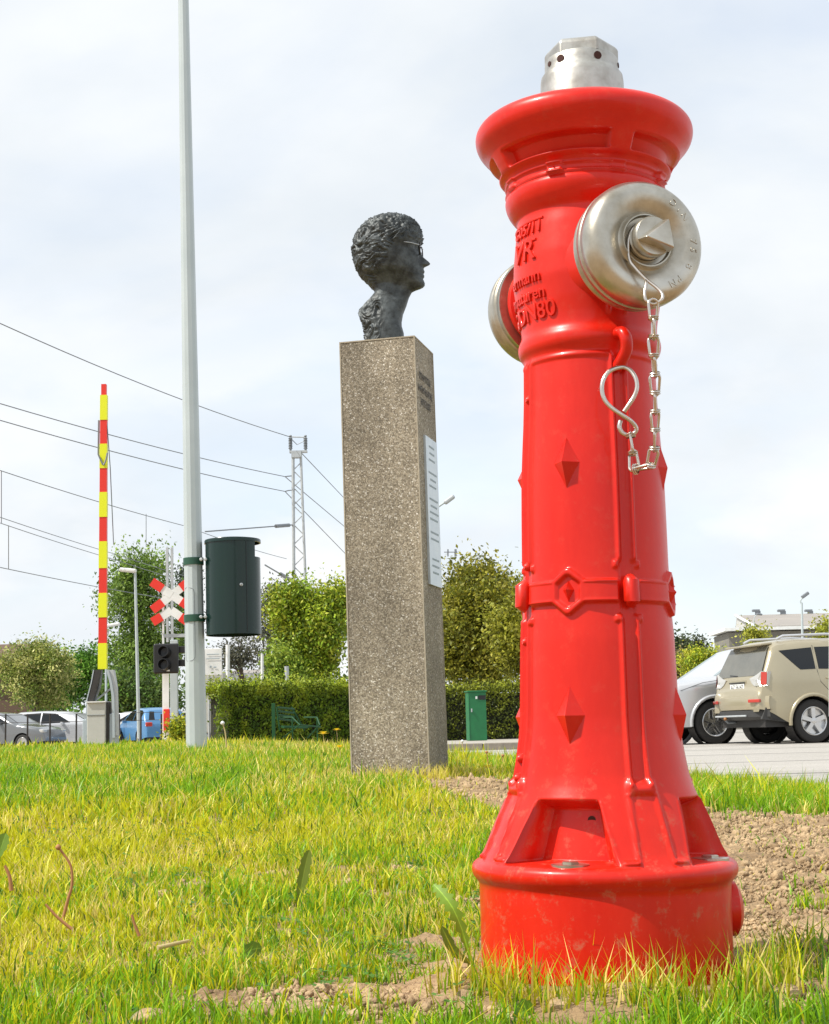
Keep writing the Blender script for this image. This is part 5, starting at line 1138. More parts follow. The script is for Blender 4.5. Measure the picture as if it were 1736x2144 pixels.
# ------------------------------------------------------------------ cars
def car(label, cat, paint, prof, W_, wheels, rw, mtx, windows, rear=None, front=None, rails=False, tum=0.20, belt=1.0, detail=True, group=None, rearw=None, glassm=None, name='parked_car', rcut=0.10, windshield=None):
    """prof: upper outline (x,z) from rear bottom over roof to front bottom; x forward. y left."""
    root = thing(name, label, cat, (0, 0, 0), group)
    pf = np.array(prof, float); L = pf[:, 0].max(); H = pf[:, 1].max(); hw = W_/2
    zsill = 0.30
    st = np.unique(np.concatenate([np.linspace(0, 0.34, 26), np.linspace(0.34, L-0.4, 90), np.linspace(L-0.4, L, 22)]))
    # heights: top of outline at x (monotone parts)
    xs_, zs_ = pf[:, 0], pf[:, 1]
    def ztop(x): return np.interp(x, xs_, zs_)
    def zbot(x):
        z = zsill + rcut*sst(0.62, 0.0, x)+0.06*sst(L-0.4, L, x)
        for wx in wheels:
            d = abs(x-wx); ra = rw+0.055
            if d < ra: z = max(z, rw+math.sqrt(ra*ra-d*d))
        return z
    def wid(x, z):
        w = hw
        w -= 0.05*max(0, (0.62-z)/0.35)**2*0.6
        if z > belt: w -= tum*((z-belt)/(H-belt))**1.25
        w -= 0.03*max(0, 1-abs(z-belt)/0.10)*0
        w *= 1-0.13*max(0, 1-x/0.5)**2.0 - 0.20*max(0, 1-(L-x)/0.9)**2.2
        return w
    ns = 22; nt_ = 8; rows = []
    for x in st:
        zt = float(ztop(x)); zb_ = min(float(zbot(x)), zt-0.02); rr_ = min(0.13, (zt-zb_)*0.4); sec = []
        for k in range(ns):
            z = zb_+(zt-zb_)*k/(ns-1); w = wid(x, z)
            t = max(0, (z-(zt-rr_))/rr_); w -= rr_*0.9*(1-math.sqrt(max(0, 1-t*t))); sec.append((w, z))
        wtop = sec[-1][0]
        for k in range(1, nt_+1):
            f = 1-k/nt_; sec.append((wtop*f, zt+0.025*(1-f*f)))
        rows.append([(x, w, z) for w, z in sec]+[(x, -w, z) for w, z in sec[-2::-1]])
    m = MB(); n = len(rows[0]); vs = [p for r_ in rows for p in r_]
    fs = [(i*n+j, i*n+j+1, (i+1)*n+j+1, (i+1)*n+j) for i in range(len(rows)-1) for j in range(n-1)]
    fs += [tuple(range(n)), tuple((len(rows)-1)*n+j for j in range(n))[::-1]]
    m.add(vs, fs); m.build('body', paint, root, smooth=28)
    # dark underbody
    MB().box((L/2, 0, 0.42), (L-0.25, W_-0.30, 0.30)).build('underbody', MIRON, root)
    gl = glassm or MGLASS
    def side_patch(name, poly, m_, off=0.004, sides=(-1, 1), parent=root):
        for s_ in sides:
            # densify the outline and fan-fill through scanlines
            pts = [Vector((x, z, 0)) for x, z in poly]; xmin = min(p.x for p in pts); xmax = max(p.x for p in pts); k = 12; V = []; Fq = []
            for i in range(k):
                x = xmin+(xmax-xmin)*(0.001+0.998*i/(k-1)); xi = []
                for a_, b_ in zip(pts, pts[1:]+pts[:1]):
                    if (a_.x-x)*(b_.x-x) < 0: xi.append(a_.y+(b_.y-a_.y)*(x-a_.x)/(b_.x-a_.x))
                if len(xi) < 2: continue
                xa, xb = min(xi), max(xi)
                for j in range(7):
                    z = xa+(xb-xa)*j/6; V.append((x, s_*(wid(x, z)+off), z))
            kk = len(V)//7
            for i in range(kk-1):
                for j in range(6): Fq.append((i*7+j, i*7+j+1, i*7+8+j, i*7+7+j))
            MB().add(V, Fq).build(name, m_, parent, smooth=60)
    for w in windows: side_patch('side_window', w, gl)
    # end glass: between heights z0..z1 on rear (lowest x) or front slope
    def end_patch(name, z0, z1, y0, y1, m_, rear_=True, off=0.006, inset=0.0, y0t=None, y1t=None, parent=root):
        V = []; k = 7
        i_top = int(np.argmax(zs_))
        if rear_: xx, zq = xs_[:i_top+1], zs_[:i_top+1]
        else: xx, zq = xs_[i_top:][::-1], zs_[i_top:][::-1]
        for i in range(k):
            z = z0+(z1-z0)*i/(k-1); x = float(np.interp(z, zq, xx)); t = i/(k-1)
            ya = y0+((y0t if y0t is not None else y0)-y0)*t; yb = y1+((y1t if y1t is not None else y1)-y1)*t
            for j in range(9):
                y = ya+(yb-ya)*j/8; V.append((x+(-off if rear_ else off), y, z+off*0.6))
        MB().add(V, [(i*9+j, i*9+j+1, i*9+10+j, i*9+9+j) for i in range(k-1) for j in range(8)]).build(name, m_, parent, smooth=60)
    # wheels
    for wx in wheels:
        for s_ in (-1, 1):
            yc = s_*(hw-0.13)
            wl = MB().lathe([(-0.11, rw*0.62), (-0.11, rw*0.93), (-0.09, rw*0.985), (-0.05, rw), (0.05, rw), (0.09, rw*0.985), (0.112, rw*0.93), (0.115, rw*0.75), (0.105, rw*0.655), (0.085, rw*0.64)], 40, (wx, yc, rw), (0, s_, 0))
            t = wl.build('wheel', MRUB, root, smooth=50)
            rm = MB().lathe([(0.107, rw*0.66), (0.112, rw*0.64), (0.10, rw*0.60), (0.03, rw*0.58), (0.02, 0.01)], 36, (wx, yc, rw), (0, s_, 0)); rm.build('rim', MCHROME, t, smooth=40)
            MB().lathe([(0.021, rw*0.56), (0.022, 0.02)], 24, (wx, yc, rw), (0, s_, 0)).build('brake_disc', MIRON, t)
            if detail:
                sp_ = MB()
                for k in range(5):
                    a = 2*PI*k/5+PI/2; dx, dz = math.cos(a), math.sin(a); px_, pz_ = -dz, dx
                    pts = []
                    for r_, w_ in ((0.03, 0.030), (rw*0.62, 0.036)):
                        for sg in (-1, 1):
                            for dpt in (0.075, 0.098): pts.append((wx+dx*r_+px_*w_*sg, yc+s_*dpt, rw+dz*r_+pz_*w_*sg))
                    sp_.add(pts, [(0, 1, 3, 2), (4, 6, 7, 5), (0, 4, 5, 1), (2, 3, 7, 6), (1, 5, 7, 3), (0, 2, 6, 4)])
                sp_.build('spokes', MCHROME, t); MB().lathe([(0.07, 0.05), (0.10, 0.048), (0.104, 0.03), (0.104, 0)], 20, (wx, yc, rw), (0, s_, 0)).build('hub_cap', MCHROME, t, smooth=40)
            # arch liner
            MB().lathe([(-0.14, rw+0.05), (0.10, rw+0.05)], 32, (wx, yc, rw), (0, s_, 0)).build('arch_liner', MIRON, root)
            if detail:
                arc = []
                for k in range(17):
                    a = R(-8)+k*R(196)/16; x = wx+(rw+0.075)*math.cos(a); z = rw+(rw+0.075)*math.sin(a); arc.append((x, s_*(wid(x, z)+0.0), z))
                MB().tube(arc, 0.032, 8).build('arch_flare', paint, root, smooth=60)
    root['_'] = 1; del root['_']
    return root, side_patch, end_patch, wid, (xs_, zs_, hw, L, H)
def place(root, mtx): root.matrix_basis = mtx
def car_mtx(wheel_world, local, heading):
    h = Vector(heading).normalized(); ang = math.atan2(h.y, h.x); Rm = Matrix.Rotation(ang, 4, 'Z'); off = Rm @ Vector(local); return Matrix.Translation(Vector(wheel_world)-off) @ Rm
MBEIGE = mat('beige_metallic_paint', (0.44, 0.39, 0.27), 0.32, 0.45, coat=0.5, var=(1.5, 0.3, 0.7), col2=(0.41, 0.36, 0.25))
MSILV = mat('silver_metallic_paint', (0.55, 0.56, 0.58), 0.3, 0.4, coat=0.7)
MWCAR = mat('white_car_paint', (0.72, 0.74, 0.75), 0.3, 0, coat=0.7)
MDCAR = mat('dark_car_paint', (0.16, 0.17, 0.18), 0.25, 0.2, coat=0.9)
MBLUE = mat('blue_car_paint', (0.08, 0.22, 0.42), 0.3, 0.1, coat=0.4)
SUVP = [(0, 0.54), (0.001, 0.80), (0.02, 0.86), (0.05, 0.90), (0.07, 1.03), (0.10, 1.13), (0.29, 1.54), (0.33, 1.60), (0.42, 1.648), (0.8, 1.685), (1.6, 1.70), (2.4, 1.675), (2.75, 1.62), (3.55, 1.13), (3.7, 1.09), (4.3, 0.98), (4.5, 0.88), (4.60, 0.62), (4.64, 0.36)]
def build_suv():
    root, side, end, wid, (xs_, zs_, hw, L, H) = car('beige metallic off-road car seen from behind at the right edge', 'car', MBEIGE, SUVP, 1.80, (0.93, 3.60), 0.352, None,
        [[(0.42, 1.495), (1.02, 1.545), (1.02, 1.19), (0.74, 1.18)], [(1.075, 1.55), (1.98, 1.57), (1.98, 1.18), (1.075, 1.19)], [(2.04, 1.57), (2.78, 1.52), (3.25, 1.20), (3.2, 1.16), (2.04, 1.17)]], detail=True, rcut=0.26)
    end('rear_window', 1.10, 1.575, -0.78, 0.78, MGLASSR, True, 0.010, y0t=-0.66, y1t=0.66)
    end('windscreen', 1.16, 1.58, -0.72, 0.72, MGLASS, False, 0.006, y0t=-0.60, y1t=0.60)
    MB().box((0.285, 0, 1.615), (0.20, 1.28, 0.035), rot=Matrix.Rotation(R(-6), 3, 'Y'), bev=0.012).build('roof_spoiler', MBEIGE, root)
    MB().tube([(0.085, 0.05, 1.115), (0.095, 0.32, 1.135)], 0.012, 6).build('rear_wiper', MBLACK, root)
    # tail lamps wrap the corners
    for s_ in (-1, 1):
        V = [(0.055, s_*0.42, 1.06), (0.050, s_*0.50, 0.985), (0.042, s_*0.60, 0.935), (0.050, s_*0.78, 0.93), (0.13, s_*0.872, 0.935), (0.15, s_*0.872, 1.16), (0.085, s_*0.79, 1.17), (0.070, s_*0.62, 1.11)]
        m = MB(); c = (0.05, s_*0.70, 1.03)
        m.add([c]+V+[(x+0.10, y*0.95, z) for x, y, z in V], [(0, i+1, (i+1) % 8+1) for i in range(8)]+[(i+1, i+9, (i+1) % 8+9, (i+1) % 8+1) for i in range(8)])
        tl = m.build('tail_lamp', MLAMP, root)
        MB().add([(0.052, s_*0.795, 0.95), (0.118, s_*0.868, 0.95), (0.140, s_*0.868, 1.145), (0.076, s_*0.795, 1.155)], [(0, 1, 2, 3)]).build('lamp_red_strip', MLAMPR, tl)
        MB().box((-0.018, s_*0.69, 0.695), (0.05, 0.26, 0.055), bev=0.012, rot=Matrix.Rotation(-s_*R(16), 3, 'Z')).build('reflector', MLAMPR, root)
    # tailgate recess, plate
    MB().prism([(0.062, -0.36, 0.80), (0.062, 0.36, 0.80), (0.075, 0.30, 1.04), (0.075, -0.30, 1.04)], (0, 0, 0), (-0.012, 0, 0)).build('plate_surround', MBEIGE, root)
    pl = MB().box((0.046, 0.0, 0.93), (0.012, 0.50, 0.115), bev=0.004).build('number_plate', MWHITE, root)
    tm = text_mesh('AZ 56147', 0.105, 0.001); warp(tm, lambda x, y, z: (0.0385-z, -x, 0.93+y)); link('plate_text', tm, MIRON, pl)
    MB().box((0.04, 0, 1.005), (0.02, 0.52, 0.02)).build('plate_trim', MTRIM, root)
    MB().tube([(0.05, -0.66, 1.03), (0.048, -0.66, 0.80), (0.045, -0.5, 0.775), (0.045, 0.5, 0.775), (0.048, 0.66, 0.80), (0.05, 0.66, 1.03)], 0.004, 5).build('tailgate_seam', MTRIM, root)
    # bumper
    bp = []
    for k in range(13):
        y = -0.885+1.77*k/12; x = -0.07+0.20*abs(y/0.885)**4; bp.append((x+0.02, y, 0))
    m = MB()
    prof = [(0.775, 0.05), (0.765, 0.0), (0.70, -0.012), (0.62, -0.010), (0.56, 0.0), (0.545, 0.05)]
    V = []; 
    for (x, y, _) in bp:
        for z, dx in prof: V.append((x+dx, y, z))
    k = len(prof); m.add(V, [(i*k+j, i*k+j+1, (i+1)*k+j+1, (i+1)*k+j) for i in range(12) for j in range(k-1)]); m.build('rear_bumper', MBEIGE, root, smooth=40)
    m = MB(); prof = [(0.555, 0.03), (0.54, 0.0), (0.44, 0.01), (0.40, 0.06), (0.38, 0.2)]; V = []
    for (x, y, _) in bp:
        for z, dx in prof: V.append((x+dx, y*0.985, z))
    k = len(prof); m.add(V, [(i*k+j, i*k+j+1, (i+1)*k+j+1, (i+1)*k+j) for i in range(12) for j in range(k-1)]); m.build('lower_bumper', MTRIM, root, smooth=40)
    MB().box((-0.055, 0.10, 0.46), (0.03, 1.10, 0.03), bev=0.01).build('skid_plate', MGALV, root)
    MB().tube([(0.2, 0.28, 0.36), (-0.02, 0.28, 0.36), (-0.06, 0.28, 0.40)], 0.022, 8).build('tow_bar', MSTEELD, root)
    MB().lathe([(-0.03, 0.005), (-0.02, 0.025), (0, 0.032), (0.02, 0.025), (0.03, 0.004)], 12, (-0.06, 0.28, 0.42)).build('tow_ball', mat('rusty_ball', (0.30, 0.13, 0.04), 0.5), root, smooth=60)
    for s_ in (-1, 1):
        m = MB().tube([(0.5, s_*0.56, 1.69), (0.62, s_*0.57, 1.745), (1.4, s_*0.57, 1.77), (2.5, s_*0.56, 1.72), (2.62, s_*0.55, 1.67)], 0.022, 8); m.build('roof_rail', MSILV, root, smooth=60)
        # seams and handles
        for pts in ([(1.045, 1.58), (1.045, 1.15), (1.08, 0.98), (1.22, 0.84), (1.40, 0.70)], [(2.01, 1.60), (2.01, 1.05), (2.0, 0.40)]):
            MB().tube([(x, s_*(wid(x, z)+0.001), z) for x, z in pts], 0.004, 5).build('door_seam', MTRIM, root)
        for x in (1.28, 2.20): MB().box((x, s_*(wid(x, 1.03)+0.015), 1.04), (0.20, 0.025, 0.03), bev=0.01).build('door_handle', MBEIGE, root)
        MB().box((2.95, s_*(hw+0.08), 1.14), (0.12, 0.18, 0.14), bev=0.03).build('door_mirror', MBEIGE, root)
        MB().prism([(0.04, s_*0.80, 0.40), (0.50, s_*0.86, 0.34), (0.53, s_*0.875, 0.47), (0.10, s_*0.835, 0.585)], (0, -s_*0.05, 0), (0, s_*0.006, 0)).build('lower_side_trim', MTRIM, root)
    wpos = P(1700, 1508, 25.0); wpos.z = 0.352+0.006
    place(root, car_mtx(wpos, (0.93, -0.80, 0.352), (0.964, 0.266, 0)))
build_suv()
def build_silver():
    prof = [(0, 0.42), (0.01, 0.85), (0.08, 1.0), (0.30, 1.60), (0.5, 1.70), (1.4, 1.76), (2.3, 1.74), (2.75, 1.66), (3.55, 1.16), (3.7, 1.12), (4.3, 1.05), (4.52, 0.96), (4.62, 0.70), (4.66, 0.40)]
    root, side, end, wid, D = car('silver off-road car parked nose-on behind the beige one', 'car', MSILV, prof, 1.85, (0.95, 3.68), 0.375, None,
        [[(0.55, 1.52), (1.42, 1.58), (1.42, 1.13), (0.75, 1.12)], [(1.47, 1.58), (2.40, 1.58), (2.40, 1.12), (1.47, 1.13)], [(2.45, 1.58), (2.72, 1.55), (3.3, 1.20), (3.25, 1.12), (2.45, 1.12)]], detail=True, belt=1.05)
    end('windscreen', 1.18, 1.62, -0.74, 0.74, mat('screen_glass_painted_reflection', (0.16, 0.22, 0.22), 0.06, 0, coat=1), False, 0.008, y0t=-0.62, y1t=0.62)  # pale reflection painted into the windscreen colour
    for s_ in (-1, 1):
        MB().box((4.46, s_*0.68, 0.90), (0.26, 0.34, 0.16), bev=0.05, rot=Matrix.Rotation(s_*R(-22), 3, 'Z')).build('headlamp', MLAMP, root, smooth=50)
        MB().tube([(x, s_*(wid(x, z)+0.002), z) for x, z in ((2.44, 1.6), (2.44, 1.0), (2.46, 0.45))], 0.004, 5).build('door_seam', MTRIM, root)
        MB().tube([(x, s_*(wid(x, z)+0.002), z) for x, z in ((3.35, 1.13), (3.9, 1.06), (4.3, 0.93))], 0.005, 5).build('bonnet_seam', MTRIM, root)
        MB().box((3.0, s_*1.0, 1.18), (0.14, 0.2, 0.16), bev=0.03).build('door_mirror', MSILV, root)
    MB().box((4.66, 0, 0.84), (0.04, 0.9, 0.16), bev=0.015).build('grille', MTRIM, root); MB().box((4.66, 0, 0.50), (0.05, 1.5, 0.14), bev=0.02).build('lower_grille', MTRIM, root)
    wpos = P(1492, 1508, 27.0); wpos.z = 0.381
    place(root, car_mtx(wpos, (3.68, 0.80, 0.375), (-0.955, -0.295, 0)))
build_silver()
SEDAN = [(0, 0.45), (0.02, 0.85), (0.10, 0.98), (0.55, 1.03), (1.15, 1.38), (1.6, 1.44), (2.3, 1.43), (2.7, 1.37), (3.4, 0.98), (4.2, 0.86), (4.45, 0.75), (4.52, 0.45)]
HATCH = [(0, 0.45), (0.02, 0.85), (0.10, 1.0), (0.40, 1.40), (0.7, 1.49), (1.6, 1.52), (2.1, 1.48), (2.5, 1.38), (3.1, 1.03), (3.75, 0.90), (3.95, 0.75), (4.0, 0.45)]
ESTATE = [(0, 0.45), (0.02, 0.9), (0.10, 1.05), (0.35, 1.42), (0.6, 1.50), (1.6, 1.52), (2.4, 1.48), (2.8, 1.40), (3.5, 1.0), (4.2, 0.90), (4.5, 0.78), (4.55, 0.45)]
SW = {'s': [[(0.95, 1.20), (1.3, 1.36), (1.75, 1.38), (1.75, 1.0), (0.95, 1.0)], [(1.80, 1.38), (2.35, 1.38), (3.05, 1.02), (1.80, 1.0)]],
      'h': [[(0.45, 1.32), (0.75, 1.42), (1.5, 1.45), (1.5, 1.03), (0.6, 1.03)], [(1.55, 1.45), (2.15, 1.41), (2.75, 1.06), (1.55, 1.03)]]}
def lot_car(label, px, Y, prof, wkey, paint, heading, shift, L, roofpy=None, name='parked_car'):
    root, side, end, wid, D = car(label, 'car', paint, prof, 1.76, (0.85, L-0.85), 0.31, None, SW[wkey], detail=False, belt=0.98, tum=0.22, group='cars in the left car park', name=name)
    zt = max(z for x, z in prof)
    end('windscreen', 1.02, zt-0.08, -0.68, 0.68, MGLASS, False, 0.008, y0t=-0.56, y1t=0.56); end('rear_window', 1.04, zt-0.10, -0.66, 0.66, MGLASS, True, 0.008, y0t=-0.55, y1t=0.55)
    for s_ in (-1, 1):
        MB().box((L-0.14, s_*0.62, 0.72), (0.22, 0.3, 0.13), bev=0.04).build('headlamp', MLAMP, root); MB().box((0.05, s_*0.68, 0.88), (0.10, 0.26, 0.16), bev=0.03).build('tail_lamp', MLAMPR, root)
        MB().box((2.75 if wkey == 's' else 2.45, s_*0.95, 1.03), (0.10, 0.16, 0.11), bev=0.02).build('door_mirror', paint, root)
    w = P(px, 1545, Y); w.z = 0.0; place(root, car_mtx(w, (L/2, 0, 0), heading))
lot_car('grey saloon at the far left edge of the car park', 6, 57, SEDAN, 's', MDCAR, (1, -0.35, 0), 0, 4.5)
lot_car('white saloon second from the left edge in the car park', 52, 63, SEDAN, 's', MWCAR, (1, -0.25, 0), 0, 4.5)
lot_car('silver estate car parked in front of the pale round tree trunk', 140, 61, ESTATE, 'h', MSILV, (1, -0.15, 0), 0, 4.55)
lot_car('pale car roof showing in the row behind the silver estate', 95, 68, HATCH, 'h', MSILV, (1, 0.0, 0), 0, 4.0)
lot_car('white estate car showing right of the barrier cabinet', 268, 66, ESTATE, 'h', MWCAR, (-1, -0.1, 0), 0, 4.55)
lot_car('bright blue hatchback beside the foot of the street lamp', 317, 60, HATCH, 'h', MBLUE, (-0.45, 0.9, 0), 0, 4.0)
lot_car('white hatchback between crossing cross post and grey pole', 384, 68, HATCH, 'h', MWCAR, (-1, 0.1, 0), 0, 4.0)

# ------------------------------------------------------------------ grass
def grass_patch(x, y, h, w, col, bend=0.55, segs=2):
    n = len(x); z = Gz(x, y) - 0.004; a = rng.uniform(0, 2*PI, n); dx, dy = np.cos(a), np.sin(a)
    la = rng.uniform(0, 2*PI, n); lx, ly = np.cos(la), np.sin(la); b = h*bend*rng.uniform(0.1, 1.0, n)
    hw = w/2; B = np.stack([x, y, z], 1); D = np.stack([dx, dy, np.zeros(n)], 1)*hw[:, None]
    mid = B+np.stack([lx*b*0.25, ly*b*0.25, h*0.55], 1); tip = B+np.stack([lx*b, ly*b, h*np.sqrt(np.clip(1-(b/h*0.6)**2, 0.2, 1))], 1)
    if segs == 2:
        V = np.stack([B-D, B+D, mid-D*0.8, mid+D*0.8, tip], 1).reshape(-1, 3); i = np.arange(n)*5
        Q = np.stack([i, i+1, i+3, i+2], 1); T = np.stack([i+2, i+3, i+4], 1); k = 5
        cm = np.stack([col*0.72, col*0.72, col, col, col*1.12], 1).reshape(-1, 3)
        return V, Q, T, cm
    V = np.stack([B-D, B+D, tip], 1).reshape(-1, 3); i = np.arange(n)*3; cm = np.repeat(col, 3, 0)
    return V, np.zeros((0, 4), int), np.stack([i, i+1, i+2], 1), cm
def scatter(n, y0, y1, m0=0.42, power=1.0):
    # area-uniform points in the view wedge plus a margin for a camera step to the side
    y = np.sqrt(rng.uniform(0, 1, n)*(y1*y1-y0*y0)+y0*y0); x = rng.uniform(-1, 1, n)*(m0*y)+0.0
    return x, y
CG = np.array([0.24, 0.46, 0.010]); CY = np.array([0.60, 0.60, 0.015]); CS = np.array([0.84, 0.70, 0.20]); CDG = np.array([0.08, 0.20, 0.02])
def grass_color(x, y, n):
    g = fbm(x*1.1+3, y*0.8, 51, 3); g2 = fbm(x*5, y*4, 61, 3); t = rng.uniform(0, 1, n)
    yel = np.clip(0.58+1.9*(g-0.5)+0.9*(g2-0.5), 0.05, 0.97)
    yel = yel*np.where(x > 0.35, 0.55, 1.0)
    yel = yel + 0.30*np.exp(-((y-2.6)/1.1)**2)*(x < 0.1) - 0.34*sst(3.2, 4.6, y)*sst(9.5, 7.5, y)*(x < -0.1)
    dry = np.clip(0.16+0.9*(g2-0.55)+0.35*np.exp(-((y-4.9)/0.45)**2-((x+0.15)/0.35)**2)+0.30*sst(6.2, 8, y)*sst(-1.6, -0.6, x)*(x < 0.3), 0.03, 0.6)
    c = np.where((t < yel)[:, None], CY, CG); c = np.where((rng.uniform(0, 1, n) < dry)[:, None], CS, c)
    c = np.where((rng.uniform(0, 1, n) < 0.10)[:, None], CDG, c)
    return c*rng.uniform(0.7, 1.25, (n, 1))
def build_grass():
    Vs, Qs, Ts, Cs = [], [], [], []; off = 0
    for (n, y0, y1, hgt, wdt, segs, mm) in ((70000, 1.25, 2.1, 0.019, 0.0021, 2, 0.40), (105000, 2.1, 3.4, 0.024, 0.0026, 2, 0.38), (120000, 3.4, 5.6, 0.029, 0.0036, 2, 0.38), (120000, 5.6, 9.5, 0.030, 0.0058, 1, 0.38), (80000, 9.5, 18, 0.036, 0.013, 1, 0.38), (60000, 18, 48, 0.07, 0.035, 1, 0.40)):
        x, y = scatter(n, y0, y1, mm)
        s = edge_s(x, y); d = fbm(x*6, y*6, 71, 3)
        clump = fbm(x*22, y*22, 81, 2)
        keep = (s > 0.02+0.15*rng.uniform(0, 1, n)*(y < 14)) & (rng.uniform(0, 1, n) > bare(x, y)*0.965) & (rng.uniform(0, 1, n) < 0.25+1.3*clump)
        keep &= ~((np.hypot(x-0.197, y-HY) < 0.137))
        # nothing inside the pillar
        keep &= ~((np.abs(x+0.07) < 0.13) & (np.abs(y-4.99) < 0.13))
        keep &= ~((y > 26) & (s < 0.4))
        x, y, d, clump = x[keep], y[keep], d[keep], clump[keep]; k = len(x)
        h = hgt*(0.35+1.25*clump)*(0.35+1.15*rng.uniform(0, 1, k)**1.4)*(0.6+0.85*d)
        lush = (x > 0.3) & (y > 3.4); h = h*np.where(lush, 1.35, 1.0)
        bb = bare(x, y); h = h*(1-0.35*bb)*np.where(rng.uniform(0, 1, k) < 0.06, 1.6, 1.0)
        w = wdt*rng.uniform(0.6, 1.4, k)
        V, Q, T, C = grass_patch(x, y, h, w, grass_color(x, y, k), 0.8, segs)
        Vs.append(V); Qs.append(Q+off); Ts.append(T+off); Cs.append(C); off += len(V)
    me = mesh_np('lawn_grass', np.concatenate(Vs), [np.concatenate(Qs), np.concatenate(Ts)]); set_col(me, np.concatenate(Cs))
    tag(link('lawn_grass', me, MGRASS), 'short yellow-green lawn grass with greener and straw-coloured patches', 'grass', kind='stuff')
    # taller tufts: round the hydrant foot, pillar foot, soil edges, lawn crest
    Vs, Qs, Ts, Cs = [], [], [], []; off = 0
    def tuft(cx, cy, n, r, h, w, cols, bend=0.6):
        nonlocal off
        x = cx+rng.normal(0, r, n); y = cy+rng.normal(0, r, n); c = np.array(cols)[rng.integers(0, len(cols), n)]*rng.uniform(0.7, 1.2, (n, 1))
        V, Q, T, C = grass_patch(x, y, h*rng.uniform(0.45, 1.2, n), np.full(n, w)*rng.uniform(.6, 1.3, n), c, bend); Vs.append(V); Qs.append(Q+off); Ts.append(T+off); Cs.append(C); off += len(V)
    rr = random.Random(5)
    for k in range(120):
        a = rr.uniform(-1.25, 1.35); rad = rr.uniform(0.15, 0.20); tuft(0.197+rad*math.sin(a), HY-rad*math.cos(a), rr.randint(5, 14), 0.010, rr.uniform(0.03, 0.068), 0.0021, [CY, CG, CS, CY*0.8], 0.6)
    for k in range(44):
        tuft(rr.uniform(0.18, 0.56), rr.uniform(1.36, 1.5), rr.randint(8, 22), 0.010, rr.uniform(0.025, 0.055), 0.0022, [CG, CY, CDG, CG], 0.6)
    for k in range(40):
        tuft(rr.uniform(0.36, 0.60), rr.uniform(1.38, 1.75), rr.randint(8, 20), 0.012, rr.uniform(0.03, 0.06), 0.0022, [CG, CDG, CG, CY], 0.9)
    for k in range(34):
        tuft(rr.uniform(-0.5, 0.2), rr.uniform(1.36, 1.52), rr.randint(6, 16), 0.012, rr.uniform(0.02, 0.038), 0.0021, [CG, CY, CY], 0.7)
    for k in range(14):
        tuft(rr.uniform(0.5, 0.66), rr.uniform(1.9, 2.4), rr.randint(8, 20), 0.012, rr.uniform(0.02, 0.04), 0.0024, [CG, CG, CY], 0.7)
    for k in range(60):
        a = rr.uniform(0, 1); s0 = rr.choice((0, 1)); px_, py_ = (-0.20+0.25*a, 4.80) if s0 else (0.06, 4.75+0.25*a); tuft(px_+rr.uniform(-.02, .02), py_-0.03, rr.randint(6, 14), 0.015, rr.uniform(0.03, 0.06), 0.003, [CS, CY, CS], 0.6)
    for k in range(260):
        y = rr.uniform(4.6, 9.5); x = rr.uniform(-0.30, -0.02)*y; tuft(x, y, rr.randint(5, 12), 0.03, rr.uniform(0.03, 0.065), 0.0042, [CG, CY, CG, CDG], 0.6)
    for k in range(220):
        y = rr.uniform(3.7, 7.6); x = rr.uniform(0.13, 0.30)*y
        if edge_s(x, y) < 0.12: continue
        tuft(x, y, rr.randint(8, 18), 0.03, rr.uniform(0.04, 0.085), 0.0042, [CG, CG, CY], 0.5)
    for k in range(160):
        y = rr.uniform(6.0, 13.0); x = rr.uniform(0.02, 0.08)*y
        if edge_s(x, y) < 0.15: continue
        tuft(x, y, rr.randint(5, 10), 0.03, rr.uniform(0.05, 0.10), 0.006, [CG, CY, CY], 0.5)
    me = mesh_np('grass_tufts', np.concatenate(Vs), [np.concatenate(Qs), np.concatenate(Ts)]); set_col(me, np.concatenate(Cs))
    tag(link('grass_tufts', me, MGRASS), 'longer grass tufts round the hydrant foot, the pillar and along the lawn edge', 'grass', kind='stuff')
build_grass()

